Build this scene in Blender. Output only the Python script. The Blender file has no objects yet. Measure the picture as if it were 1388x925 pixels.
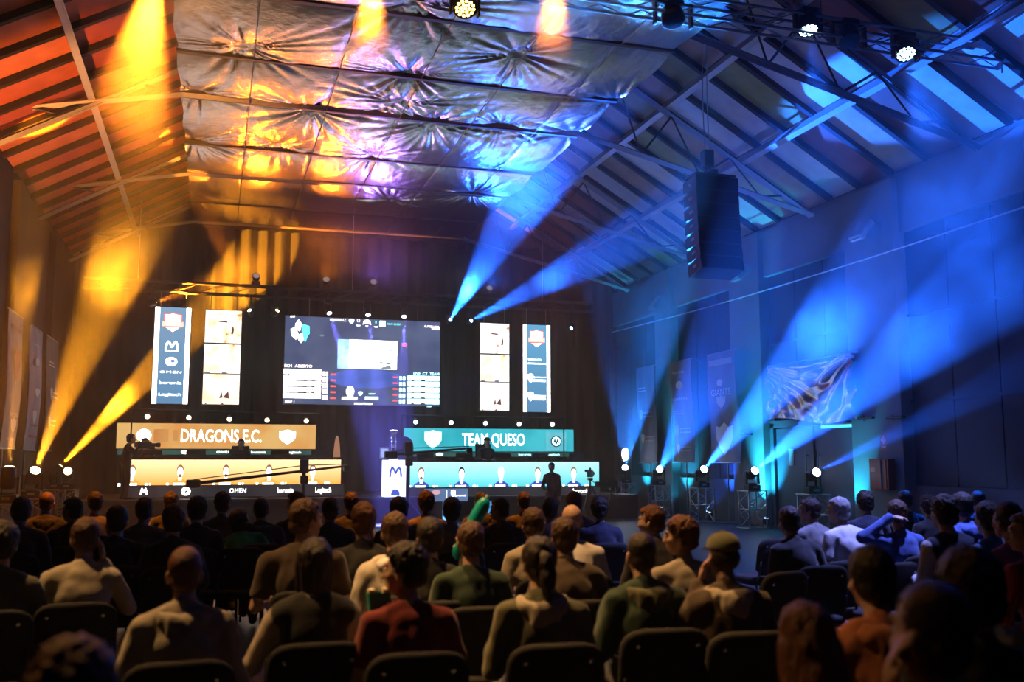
import bpy, bmesh, math, random
import numpy as np
from mathutils import Vector, Matrix, Euler, noise
random.seed(7)
PI = math.pi
S = bpy.context.scene
COL = S.collection

# ------------------------------------------------------------------ camera
F = 1315.0; CX = 694.0; CY = 462.5
YAW = math.radians(17); PITCH = math.radians(7); EYE = Vector((0, 0, 1.68))
FWD = Vector((math.sin(YAW) * math.cos(PITCH), math.cos(YAW) * math.cos(PITCH), math.sin(PITCH)))
RGT = Vector((math.cos(YAW), -math.sin(YAW), 0)); UPV = RGT.cross(FWD)
def ray(x, y): return FWD + RGT * ((x - CX) / F) - UPV * ((y - CY) / F)
def atY(x, y, Y): d = ray(x, y); return EYE + d * (Y / d.y)
def atX(x, y, X): d = ray(x, y); return EYE + d * (X / d.x)
def atZ(x, y, Z): d = ray(x, y); return EYE + d * ((Z - EYE.z) / d.z)
cam = bpy.data.objects.new('camera', bpy.data.cameras.new('camera')); COL.objects.link(cam)
cam.data.sensor_width = 36; cam.data.lens = F / 1388 * 36; cam.data.clip_end = 200
_m = Matrix((RGT, UPV, -FWD)).transposed().to_4x4(); _m.translation = EYE; cam.matrix_world = _m
cam.data.dof.use_dof = True; cam.data.dof.focus_distance = 19.0; cam.data.dof.aperture_fstop = 1.6
S.camera = cam

# ------------------------------------------------------------------ world, exposure
W = bpy.data.worlds.new('dark_hall'); S.world = W; W.use_nodes = True
W.node_tree.nodes['Background'].inputs[0].default_value = (0.01, 0.012, 0.02, 1)
W.node_tree.nodes['Background'].inputs[1].default_value = 0.1
S.view_settings.view_transform = 'Standard'; S.view_settings.look = 'None'
S.view_settings.exposure = 0.0; S.view_settings.gamma = 1.0; S.view_settings.use_curve_mapping = False
S.cycles.volume_step_rate = 1.0; S.cycles.volume_bounces = 0; S.cycles.max_bounces = 4; S.cycles.diffuse_bounces = 1; S.cycles.glossy_bounces = 2
S.cycles.sample_clamp_indirect = 4.0; S.cycles.caustics_reflective = False; S.cycles.caustics_refractive = False
ORANGE = (1, .23, .012); AMBER = (1, .34, .012); BLUE = (.012, .115, 1); SKY = (.02, .21, 1); CYAN = (.02, .55, 1); VIOLET = (.16, .16, 1)
HAZE = 0.011; LED = 1.9

# ------------------------------------------------------------------ materials
_mats = {}
def mat(name, c, rough=.7, metal=0., var=.12, scale=8., bump=0., bscale=60., emit=None, es=0., spec=.4, sheen=0., stretch=None):
    """A Principled material whose colour and relief come from noise."""
    if name in _mats: return _mats[name]
    m = bpy.data.materials.new(name); m.use_nodes = True; nt = m.node_tree; N = nt.nodes; L = nt.links
    b = N['Principled BSDF']; b.inputs['Roughness'].default_value = rough; b.inputs['Metallic'].default_value = metal
    b.inputs['Specular IOR Level'].default_value = spec
    if sheen: b.inputs['Sheen Weight'].default_value = sheen
    tc = N.new('ShaderNodeTexCoord'); src = tc.outputs['Object']
    if stretch:
        mp = N.new('ShaderNodeMapping'); mp.inputs['Scale'].default_value = stretch; L.new(src, mp.inputs['Vector']); src = mp.outputs[0]
    if var:
        n = N.new('ShaderNodeTexNoise'); n.inputs['Scale'].default_value = scale; n.inputs['Detail'].default_value = 4
        L.new(src, n.inputs['Vector'])
        mx = N.new('ShaderNodeMix'); mx.data_type = 'RGBA'
        mx.inputs[6].default_value = (*[v * (1 - var) for v in c], 1); mx.inputs[7].default_value = (*[min(1, v * (1 + var)) for v in c], 1)
        L.new(n.outputs['Fac'], mx.inputs[0]); L.new(mx.outputs[2], b.inputs['Base Color'])
    else: b.inputs['Base Color'].default_value = (*c, 1)
    if bump:
        n2 = N.new('ShaderNodeTexNoise'); n2.inputs['Scale'].default_value = bscale; n2.inputs['Detail'].default_value = 3
        L.new(src, n2.inputs['Vector']); bp = N.new('ShaderNodeBump'); bp.inputs['Strength'].default_value = bump
        bp.inputs['Distance'].default_value = .02; L.new(n2.outputs['Fac'], bp.inputs['Height']); L.new(bp.outputs[0], b.inputs['Normal'])
    if emit:
        b.inputs['Emission Color'].default_value = (*emit, 1); b.inputs['Emission Strength'].default_value = es
    _mats[name] = m; return m
def glow(name, c, s):
    return mat(name, (.02, .02, .02), .4, var=0, emit=c, es=s)
def screen_mat(name, ca, cb, s, scale=2., axis=None, detail=3., bright=None):
    """A lit LED screen: colour runs between ca and cb (and bright) over noise or along an axis of the panel."""
    m = bpy.data.materials.new(name); m.use_nodes = True; nt = m.node_tree; N = nt.nodes; L = nt.links
    b = N['Principled BSDF']; b.inputs['Base Color'].default_value = (.01, .01, .01, 1); b.inputs['Roughness'].default_value = .5
    tc = N.new('ShaderNodeTexCoord'); cr = N.new('ShaderNodeValToRGB')
    if axis is None:
        n = N.new('ShaderNodeTexNoise'); n.inputs['Scale'].default_value = scale; n.inputs['Detail'].default_value = detail
        L.new(tc.outputs['Object'], n.inputs['Vector']); L.new(n.outputs['Fac'], cr.inputs[0])
        cr.color_ramp.elements[0].position = .36; cr.color_ramp.elements[1].position = .62
    else:
        sp = N.new('ShaderNodeSeparateXYZ'); L.new(tc.outputs['Generated'], sp.inputs[0]); L.new(sp.outputs[axis], cr.inputs[0])
    cr.color_ramp.elements[0].color = (*ca, 1); cr.color_ramp.elements[1].color = (*cb, 1)
    if bright:
        e = cr.color_ramp.elements.new(bright[0]); e.color = (*bright[1], 1)
    L.new(cr.outputs[0], b.inputs['Emission Color']); b.inputs['Emission Strength'].default_value = s * LED
    return m

# ------------------------------------------------------------------ mesh helpers
class MB:
    def __init__(s): s.v = []; s.f = []
    def add(s, vs, fs, M=None):
        n = len(s.v)
        s.v += [tuple(M @ Vector(p)) if M is not None else tuple(p) for p in vs]
        s.f += [tuple(i + n for i in q) for q in fs]; return s
    def box(s, a, b, M=None):
        vs = [(x, y, z) for x in (a[0], b[0]) for y in (a[1], b[1]) for z in (a[2], b[2])]
        return s.add(vs, [(0, 1, 3, 2), (4, 6, 7, 5), (0, 4, 5, 1), (2, 3, 7, 6), (0, 2, 6, 4), (1, 5, 7, 3)], M)
    def cbox(s, c, d, rot=(0, 0, 0), bev=0):
        M = Matrix.Translation(Vector(c)) @ Euler(rot).to_matrix().to_4x4(); h = [k / 2 for k in d]
        if bev:
            bm = bmesh.new(); bmesh.ops.create_cube(bm, size=1)
            for v in bm.verts: v.co = Vector((v.co.x * d[0], v.co.y * d[1], v.co.z * d[2]))
            bmesh.ops.bevel(bm, geom=bm.edges[:], offset=bev, segments=2, affect='EDGES', profile=.5)
            bm.verts.index_update()
            s.add([v.co.copy() for v in bm.verts], [[v.index for v in f.verts] for f in bm.faces], M); bm.free(); return s
        return s.box([-k for k in h], h, M)
    def tube(s, p, q, r1, r2=None, n=8, M=None, caps=True):
        r2 = r1 if r2 is None else r2; p = Vector(p); q = Vector(q); d = (q - p)
        R = d.to_track_quat('Z', 'Y').to_matrix(); vs = []
        for c, r in ((p, r1), (q, r2)):
            for k in range(n):
                a = 2 * PI * k / n; vs.append(c + R @ Vector((r * math.cos(a), r * math.sin(a), 0)))
        fs = [(k, (k + 1) % n, n + (k + 1) % n, n + k) for k in range(n)]
        if caps: fs += [tuple(range(n))[::-1], tuple(range(n, 2 * n))]
        return s.add(vs, fs, M)
    def path(s, pts, r, n=6):
        for a, b in zip(pts, pts[1:]): s.tube(a, b, r, r, n)
        return s
    def ell(s, c, r, rot=(0, 0, 0), nu=16, nv=10, M=None):
        T = Matrix.Translation(Vector(c)) @ Euler(rot).to_matrix().to_4x4()
        if M is not None: T = M @ T
        vs = [(0, 0, r[2])]
        for j in range(1, nv):
            t = PI * j / nv
            for k in range(nu):
                a = 2 * PI * k / nu; vs.append((r[0] * math.sin(t) * math.cos(a), r[1] * math.sin(t) * math.sin(a), r[2] * math.cos(t)))
        vs.append((0, 0, -r[2])); fs = []
        for k in range(nu):
            fs.append((0, 1 + k, 1 + (k + 1) % nu))
            for j in range(nv - 2):
                a = 1 + j * nu + k; b = 1 + j * nu + (k + 1) % nu; fs.append((a, a + nu, b + nu, b))
            e = 1 + (nv - 2) * nu; fs.append((e + k, len(vs) - 1, e + (k + 1) % nu))
        return s.add(vs, fs, T)
    def lathe(s, prof, n=20, M=None):
        """prof: (radius, height) pairs round Z."""
        vs = []; fs = []
        for r, z in prof:
            for k in range(n):
                a = 2 * PI * k / n; vs.append((r * math.cos(a), r * math.sin(a), z))
        for j in range(len(prof) - 1):
            for k in range(n):
                a = j * n + k; b = j * n + (k + 1) % n; fs.append((a, b, b + n, a + n))
        fs.append(tuple(range(n))[::-1]); fs.append(tuple(range((len(prof) - 1) * n, len(prof) * n)))
        return s.add(vs, fs, M)
    def prism(s, pts, y0, y1, M=None):
        """A polygon in the XZ plane given as (x, z), thick from y0 to y1."""
        n = len(pts); vs = [(x, y0, z) for x, z in pts] + [(x, y1, z) for x, z in pts]
        fs = [tuple(range(n)), tuple(range(n, 2 * n))[::-1]] + [(k, k + n, (k + 1) % n + n, (k + 1) % n) for k in range(n)]
        return s.add(vs, fs, M)
    def build(s, name, m, parent=None, smooth=False, loc=None, rot=None, kind=None):
        me = bpy.data.meshes.new(name); me.from_pydata([tuple(v) for v in s.v], [], s.f); me.materials.append(m)
        bm = bmesh.new(); bm.from_mesh(me); bmesh.ops.recalc_face_normals(bm, faces=bm.faces[:]); bm.to_mesh(me); bm.free()
        if smooth: me.polygons.foreach_set('use_smooth', [True] * len(me.polygons))
        return link(name, me, parent, loc, rot, kind)
def link(name, me, parent=None, loc=None, rot=None, kind=None):
    o = bpy.data.objects.new(name, me); COL.objects.link(o); o.parent = parent
    if loc is not None: o.location = loc
    if rot is not None: o.rotation_euler = rot
    if kind: o['kind'] = kind
    return o
def empty(name, loc=(0, 0, 0), rz=0., parent=None):
    o = bpy.data.objects.new(name, None); COL.objects.link(o); o.location = loc; o.rotation_euler = (0, 0, rz); o.parent = parent
    o.empty_display_size = .1; return o
def tag(o, label=None, cat=None, group=None, kind=None):
    for k, v in (('label', label), ('category', cat), ('group', group), ('kind', kind)):
        if v: o[k] = v
    return o
def copy_tree(o, parent=None):
    c = o.copy(); COL.objects.link(c); c.parent = parent
    for k in ('label', 'category', 'group'):
        if parent is None and k in c: del c[k]
    for ch in list(o.children): copy_tree(ch, c)
    return c
def spot(parent, loc, target, colour, watts, deg, blend=.35, size=.04):
    """The light of a lamp, in the lamp's own tree; loc and target in world space."""
    l = bpy.data.lights.new('lamp_light', 'SPOT'); l.color = colour; l.energy = watts; l.spot_size = math.radians(deg); l.spot_blend = blend; l.shadow_soft_size = size
    o = bpy.data.objects.new('lamp_light', l); COL.objects.link(o)
    o.rotation_euler = (Vector(target) - Vector(loc)).to_track_quat('-Z', 'Y').to_euler(); o.location = loc
    if parent is not None:
        o.parent = parent; o.matrix_parent_inverse = (Matrix.Translation(parent.location) @ parent.rotation_euler.to_matrix().to_4x4()).inverted()
    return o
def text_mesh(body, h, depth=.004, spacing=1., shear=0., bold=0.):
    """A word as a mesh lying in the XZ plane, centred, capital height about h, facing -Y."""
    c = bpy.data.curves.new('t', 'FONT'); c.body = body; c.size = h / .69; c.extrude = depth / 2; c.align_x = 'CENTER'; c.align_y = 'CENTER'; c.space_character = spacing; c.shear = shear; c.resolution_u = 3; c.offset = bold * c.size
    o = bpy.data.objects.new('t', c); COL.objects.link(o); dg = bpy.context.evaluated_depsgraph_get()
    me = bpy.data.meshes.new_from_object(o.evaluated_get(dg)); bpy.data.objects.remove(o); bpy.data.curves.remove(c)
    me.transform(Matrix.Rotation(PI / 2, 4, 'X')); return me
def text(body, h, m, parent, loc, name='lettering', wide=None, **k):
    me = text_mesh(body, h, **k)
    if wide:
        w = max(v.co.x for v in me.vertices) - min(v.co.x for v in me.vertices); me.transform(Matrix.Diagonal((wide / w, 1, 1, 1)))
    me.materials.append(m); me.name = name; return link(name, me, parent, loc)

BLACK = mat('black_paint', (.012, .012, .014), .45, bump=.1)
BLACKMATT = mat('black_fabric', (.008, .008, .009), .95, bump=.2, bscale=200)
ALU = mat('aluminium', (.55, .56, .58), .35, 1., .1, bump=.05)
STEEL = mat('grey_steel', (.33, .36, .38), .5, .3, .15, bump=.05)
CHROME = mat('chrome', (.8, .8, .8), .15, 1., 0)
WHITELAMP = glow('lamp_lens_white', (.75, .85, 1), 22)
WARMLAMP = glow('lamp_lens_warm', (1, .72, .3), 22)
BLUELAMP = glow('lamp_lens_blue', (.3, .6, 1), 18)
# ================================================================== the hall
RX, RZ, SL = 4.7, 12.95, math.tan(math.radians(30)); XL, XR = -4.3, 13.7; Y0, Y1 = -5.0, 32.5
def roof_z(x): return RZ - SL * abs(x - RX)
CONC = mat('concrete_wall', (.21, .215, .21), .85, var=.3, scale=1.2, bump=.25, bscale=25)
DARKWALL = mat('dark_wall', (.035, .033, .035), .85, var=.3, scale=1.5, bump=.2)
PANELDARK = mat('dark_blind', (.022, .023, .027), .7, var=.2, scale=3, bump=.1)
FLOOR = mat('polished_concrete_floor', (.06, .064, .075), .45, var=.35, scale=.8, bump=.08, bscale=30)
MB().box((-4.8, Y0, -.15), (14.3, 33, 0)).build('floor', FLOOR, kind='structure')
MB().box((-4.8, Y1, 0), (14.3, Y1 + .2, 13.2)).build('wall_back', DARKWALL, kind='structure')
wl = MB().box((XL - .25, Y0, 0), (XL - .05, Y1, 8)).build('wall_left', DARKWALL, kind='structure')
for yc in (12.6, 17.8, 23.1, 28.1): MB().box((XL - .1, yc - .45, 0), (XL + .12, yc + .45, 7.7)).build('pilaster', DARKWALL, wl)
wr = MB().box((XR + .3, Y0, 0), (XR + .5, Y1, 7.9)).build('wall_right', CONC, kind='structure')
PIL = [(1.5, .8), (7.2, .8), (12.5, .8), (17.78, .84), (23.08, .78), (28.13, .55)]
for yc, hw in PIL: MB().cbox((XR + .13, yc, 3.85), (.38, hw * 2, 7.7), bev=.015).build('pillar', CONC, wr)
MB().box((XR + .1, Y0, 6.5), (XR + .31, Y1, 7.72)).build('lintel', CONC, wr)
edges = [Y0] + [e for yc, hw in PIL for e in (yc - hw, yc + hw)] + [Y1]
for a, b in zip(edges[0::2], edges[1::2]):
    lo = 3.95 if 18 < a < 19 else 1.15
    n = 3
    for k in range(n):
        MB().cbox((XR + .24, a + (b - a) * (k + .5) / n, (lo + 6.5) / 2), (.05, (b - a) / n - .03, 6.5 - lo - .02), bev=.008).build('blind_panel', PANELDARK, wr)
    if lo < 2: MB().box((XR + .12, a, 0), (XR + .31, b, lo)).build('sill_wall', mat('wall_base', (.10, .10, .11), .8, bump=.2), wr)
    for z in (2.9, 4.7):
        if z > lo: MB().box((XR + .19, a, z - .03), (XR + .24, b, z + .03)).build('transom', PANELDARK, wr)
MB().box((XR + .28, 18.62, 0), (XR + .31, 22.3, 3.95)).build('bay_backing', DARKWALL, wr)
# double door below the foil tarp
dr = MB().box((XR + .12, 18.64, 0), (XR + .28, 18.8, 2.62)).box((XR + .12, 22.1, 0), (XR + .28, 22.26, 2.62)).box((XR + .12, 18.64, 2.5), (XR + .28, 22.26, 2.68)).box((XR + .14, 20.4, 0), (XR + .26, 20.5, 2.5)).build('door_1', mat('door_frame_paint', (.06, .07, .09), .5), kind='structure')
for y0, y1, hy in ((18.82, 20.39, 20.2), (20.51, 22.08, 20.7)):
    MB().cbox((XR + .22, (y0 + y1) / 2, 1.25), (.06, y1 - y0, 2.46), bev=.01).build('door_leaf', mat('door_leaf_paint', (.05, .06, .085), .45), dr)
    MB().tube((XR + .12, hy, .9), (XR + .12, hy, 1.9), .018).tube((XR + .12, hy, 1.0), (XR + .2, hy, 1.0), .014).tube((XR + .12, hy, 1.8), (XR + .2, hy, 1.8), .014).build('door_handle', STEEL, dr)
MB().cbox((XR + .175, 21.4, 1.75), (.01, .22, .42)).build('paper_notice', mat('pale_paper', (.5, .52, .55), .8), dr)
p = atX(1134, 577, XR + .05)
t = MB().cbox((0, 0, 0), (.1, 1.25, .12), bev=.01).build('strip_light', mat('lamp_housing', (.4, .42, .44), .5), loc=(XR + .1, p.y, p.z)); tag(t, 'narrow strip light glowing cyan above the dark double door', 'light')
MB().cbox((-.055, 0, -.02), (.012, 1.18, .06)).build('diffuser', glow('strip_glow', (.08, .75, .8), 1.6), t)

# ceiling: boards, rafters, purlins, trusses, all pieces of the roof
RED = [mat('red_roof_board_a', (.42, .10, .045), .75, var=.35, scale=3, bump=.25, bscale=18), mat('red_roof_board_b', (.5, .15, .075), .75, var=.35, scale=3, bump=.25, bscale=18), mat('red_roof_board_c', (.34, .07, .035), .75, var=.35, scale=3, bump=.25, bscale=18)]
MIX = [mat('pale_roof_board', (.5, .47, .43), .7, var=.3, scale=3, bump=.2, bscale=18), mat('tan_roof_board', (.4, .25, .15), .7, var=.35, scale=3, bump=.2, bscale=18), mat('olive_roof_board', (.27, .24, .06), .7, var=.35, scale=3, bump=.2, bscale=18), mat('rust_roof_board', (.22, .06, .035), .7, var=.35, scale=3, bump=.2, bscale=18), mat('white_roof_board', (.62, .62, .6), .7, var=.2, scale=3, bump=.2, bscale=18)]
RAFT = mat('dark_rafter_wood', (.02, .013, .011), .85, var=.4, scale=6, bump=.2)
PURL = mat('pale_purlin_steel', (.42, .43, .43), .5, .2, .15, bump=.05)
TRUS = mat('truss_steel', (.3, .31, .32), .5, .4, .15, bump=.05)
TRUSD = mat('dark_truss_steel', (.06, .06, .065), .5, .4, .15)
v = [(XL - .3, Y0, roof_z(XL - .3) + .42), (RX, Y0, RZ + .42), (XR + .5, Y0, roof_z(XR + .5) + .42)]
v = v + [(x, 33, z) for x, _, z in v]; v = v + [(x, y, z + .15) for x, y, z in v]
cl = MB().add(v, [(0, 1, 4, 3), (1, 2, 5, 4), (6, 7, 10, 9), (7, 8, 11, 10), (0, 3, 9, 6), (2, 5, 11, 8), (0, 1, 7, 6), (1, 2, 8, 7), (3, 4, 10, 9), (4, 5, 11, 10)]).build('ceiling', mat('roof_deck', (.05, .04, .035), .9), kind='structure')
def slope_box(xa, xb, hw, z0, z1):
    """A bar up the roof slope from xa to xb, half width hw in Y, between z0 and z1 above the roof line."""
    b = MB(); n = Vector((SL * (1 if xa > RX else -1), 0, 1)).normalized()
    q = []
    for x in (xa, xb):
        for y in (-hw, hw):
            for d in (z0, z1): q.append(Vector((x, y, roof_z(x))) + n * d)
    return b.add(q, [(0, 1, 3, 2), (4, 6, 7, 5), (0, 4, 5, 1), (2, 3, 7, 6), (0, 2, 6, 4), (1, 5, 7, 3)])
STEP = 1.1; ys = [9.4 + STEP * k for k in range(22)]
protoR = slope_box(13.75, 8.2, .06, .08, .2).build('rafter', RAFT, cl); protoL = slope_box(-4.3, .4, .06, .08, .2).build('rafter', RAFT, cl)
for k, y in enumerate(ys):
    for pr in (protoR, protoL):
        o = pr if k == 0 else link('rafter', pr.data, cl)
        o.location = (0, y, 0)
pr_x = [13.8, 11.84, 9.88, 8.2]; pl_x = [-4.3, -2.52, -.8, .4]
rnd = random.Random(3)
for xs, mats_ in ((pr_x, MIX), (pl_x, RED)):
    for xa, xb in zip(xs, xs[1:]):
        me = {}
        for k, y in enumerate(ys[:-1]):
            mm = rnd.choice(mats_)
            if mm.name not in me:
                me[mm.name] = slope_box(xa, xb + (.02 if xa > xb else -.02), STEP / 2 - .012, .2, .24).build('roof_board', mm, cl); o = me[mm.name]
            else: o = link('roof_board', me[mm.name].data, cl)
            o.location = (0, y + STEP / 2, rnd.uniform(-.012, .012))
for x in (11.84, 9.88, -2.52, -.8):
    n = Vector((SL * (1 if x > RX else -1), 0, 1)).normalized()
    b = MB().cbox((x, 20, roof_z(x) - .11), (.13, 25, .03), rot=(0, math.radians(30) * (1 if x > RX else -1), 0)).cbox((x, 20, roof_z(x) - .01), (.03, 25, .22), rot=(0, math.radians(30) * (1 if x > RX else -1), 0)).build('purlin', PURL, cl)
def bar(b, p, q, w=.07): return b.tube(p, q, w * .7, w * .7, 4)
for yt in (14.5, 19.9, 25.6, 30.9):
    tr = empty('roof_truss', (0, yt, 0), 0, cl)
    bot = [(-4.2, 8.3), (-.85, 9.0), (7.6, 9.06), (13.72, 7.6)]
    for (xa, za), (xb, zb) in zip(bot, bot[1:]):
        for dy in (-.06, .06): bar(MB(), (xa, dy, za), (xb, dy, zb), .06).build('bottom_chord', TRUS, tr)
    for xa, xb in ((XL, RX), (XR, RX)):
        for dy in (-.06, .06): bar(MB(), (xa, dy, roof_z(xa) - .2), (xb, dy, RZ - .2), .06).build('top_chord', TRUS, tr)
    def zb_(x):
        for (xa, za), (xb, zb) in zip(bot, bot[1:]):
            if xa <= x <= xb: return za + (zb - za) * (x - xa) / (xb - xa)
    bt = [-3.6, -2.3, -1.0, 1.2, 3.4, 6.0, 7.6, 9.2, 10.7, 12.3]; tp = [-3.0, -1.6, .2, 2.3, 4.7, 7.0, 8.6, 10.0, 11.5, 12.9]
    for xb, xt in zip(bt, tp): bar(MB(), (xb, 0, zb_(xb)), (xt, 0, roof_z(xt) - .2), .035).build('web_bar', TRUSD, tr)
    for xb, xt in zip(bt[1:], tp): bar(MB(), (xb, 0, zb_(xb)), (xt, 0, roof_z(xt) - .2), .035).build('web_bar', TRUSD, tr)

# silver foil lining hung under the middle of the roof
def foil_mat():
    m = bpy.data.materials.new('crinkled_foil'); m.use_nodes = True; nt = m.node_tree; N = nt.nodes; L = nt.links
    b = N['Principled BSDF']; b.inputs['Base Color'].default_value = (.54, .46, .42, 1); b.inputs['Metallic'].default_value = 1; b.inputs['Roughness'].default_value = .27  # warm tint in the base colour stands in for orange light on the foil
    tc = N.new('ShaderNodeTexCoord'); n = N.new('ShaderNodeTexNoise'); n.inputs['Scale'].default_value = 3.5; n.inputs['Detail'].default_value = 6; n.inputs['Roughness'].default_value = .6
    L.new(tc.outputs['Object'], n.inputs['Vector']); v = N.new('ShaderNodeTexVoronoi'); v.inputs['Scale'].default_value = 5
    mp = N.new('ShaderNodeMapping'); mp.inputs['Scale'].default_value = (1.6, .5, 1); L.new(tc.outputs['Object'], mp.inputs[0]); L.new(mp.outputs[0], v.inputs['Vector'])
    ad = N.new('ShaderNodeMath'); ad.operation = 'ADD'; L.new(n.outputs['Fac'], ad.inputs[0]); ml = N.new('ShaderNodeMath'); ml.operation = 'MULTIPLY'; ml.inputs[1].default_value = .35
    L.new(v.outputs['Distance'], ml.inputs[0]); L.new(ml.outputs[0], ad.inputs[1])
    bp = N.new('ShaderNodeBump'); bp.inputs['Strength'].default_value = .35; bp.inputs['Distance'].default_value = .05; L.new(ad.outputs[0], bp.inputs['Height']); L.new(bp.outputs[0], b.inputs['Normal'])
    return m
FOIL = foil_mat()
LINES = [9.4, 12.4, 15.2, 17.78, 20.07, 23.15, 25.43, 28.5, 30.7]
PINS = [(p.x, p.y) for p in (atZ(*q, 9.05) for q in [(266, 123), (422, 149), (553, 100), (680, 170), (776, 180), (833, 138), (508, 208), (585, 166), (546, 135), (262, 190), (262, 262), (640, 262), (530, 268), (380, 196), (560, 0), (330, 60), (700, 70)])]
SEAMS = [.45, 2.0, 3.55, 5.1, 6.6]
def foil_z(X, Y, ya, yb):
    t = (Y - ya) / (yb - ya)
    z = 9.02 - .10 * np.sin(PI * np.clip(t, 0, 1)) ** .8 + .012 * np.sin(X * 1.1 + ya)
    for i, (px, py) in enumerate(PINS):
        dx = X - px; dy = Y - py; d = np.sqrt(dx * dx + dy * dy) + 1e-4; th = np.arctan2(dy, dx)
        R = .9 + .5 * ((i * 37) % 10) / 10
        w = np.exp(-(d / R) ** 2)
        z += .12 * np.exp(-d / .25)
        s = np.sin(th * (9 + i % 4) + i + 1.5 * np.sin(th * 3 + i)); z += w * (.085 * np.minimum(d / .35, 1)) * (1 - np.abs(s)) * (.6 + .4 * np.sin(th * 5 + i * 2))
    for sx in SEAMS: z += .015 * np.exp(-np.abs(X - sx - .03 * np.sin(Y)) / .05)
    z += .003 * np.sin(X * 13 + 3 * np.sin(Y * 2.3)) * np.sin(PI * np.clip(t, 0, 1)) + .006 * np.sin(X * 2.1 + Y * 1.3 + np.sin(Y * 2))
    return z
fl = empty('foil_liner', (3.4, 20, 9.05)); tag(fl, 'crinkled silver foil lining hung in bands under the roof', 'foil lining')
for ya, yb in zip(LINES, LINES[1:]):
    nx, ny = 190, int((yb - ya) / .045)
    gx = np.linspace(-.88, 7.66, nx); gy = np.linspace(ya + .01, yb - .01, ny); X, Y = np.meshgrid(gx, gy)
    Z = foil_z(X, Y, ya, yb); X = X + .02 * np.sin(Y * 3.7) * (np.abs(X - 3.4) > 4.1)
    vs = np.stack([X - 3.4, Y - 20, Z - 9.05], -1).reshape(-1, 3)
    me = bpy.data.meshes.new('foil_band'); idx = np.arange(nx * ny).reshape(ny, nx)
    q = np.stack([idx[:-1, :-1], idx[1:, :-1], idx[1:, 1:], idx[:-1, 1:]], -1).reshape(-1, 4)
    me.from_pydata(vs.tolist(), [], q.tolist()); me.materials.append(FOIL); me.polygons.foreach_set('use_smooth', [True] * len(me.polygons)); link('foil_band', me, fl)
for y in LINES[1:]:
    MB().box((-4.3, y - 20 - .05, -.05), (4.3, y - 20 + .05, .03)).build('batten', TRUSD, fl)
for x in SEAMS: MB().path([(x - 3.4, yy - 20, -.13 + .02 * (k % 2)) for k, yy in enumerate(np.linspace(12.4, 30.7, 14))], .008, 4).build('tie_cord', TRUSD, fl)

# black stage drape, in folds
n = 240; b = MB()
for k in range(n + 1):
    x = XL + .15 + (XR - XL - .3) * k / n; y = 31.95 + .09 * math.sin(k * .9) + .03 * math.sin(k * 2.3)
    b.v += [(x, y, .02), (x, y + .01, 9.1)]
for k in range(n): b.f.append((2 * k, 2 * k + 2, 2 * k + 3, 2 * k + 1))
cu = b.build('stage_curtain', mat('black_velvet', (.005, .005, .007), .95, bump=.1, spec=.1), smooth=True); tag(cu, 'tall black curtain in folds across the end of the hall behind the stage', 'curtain')
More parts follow.
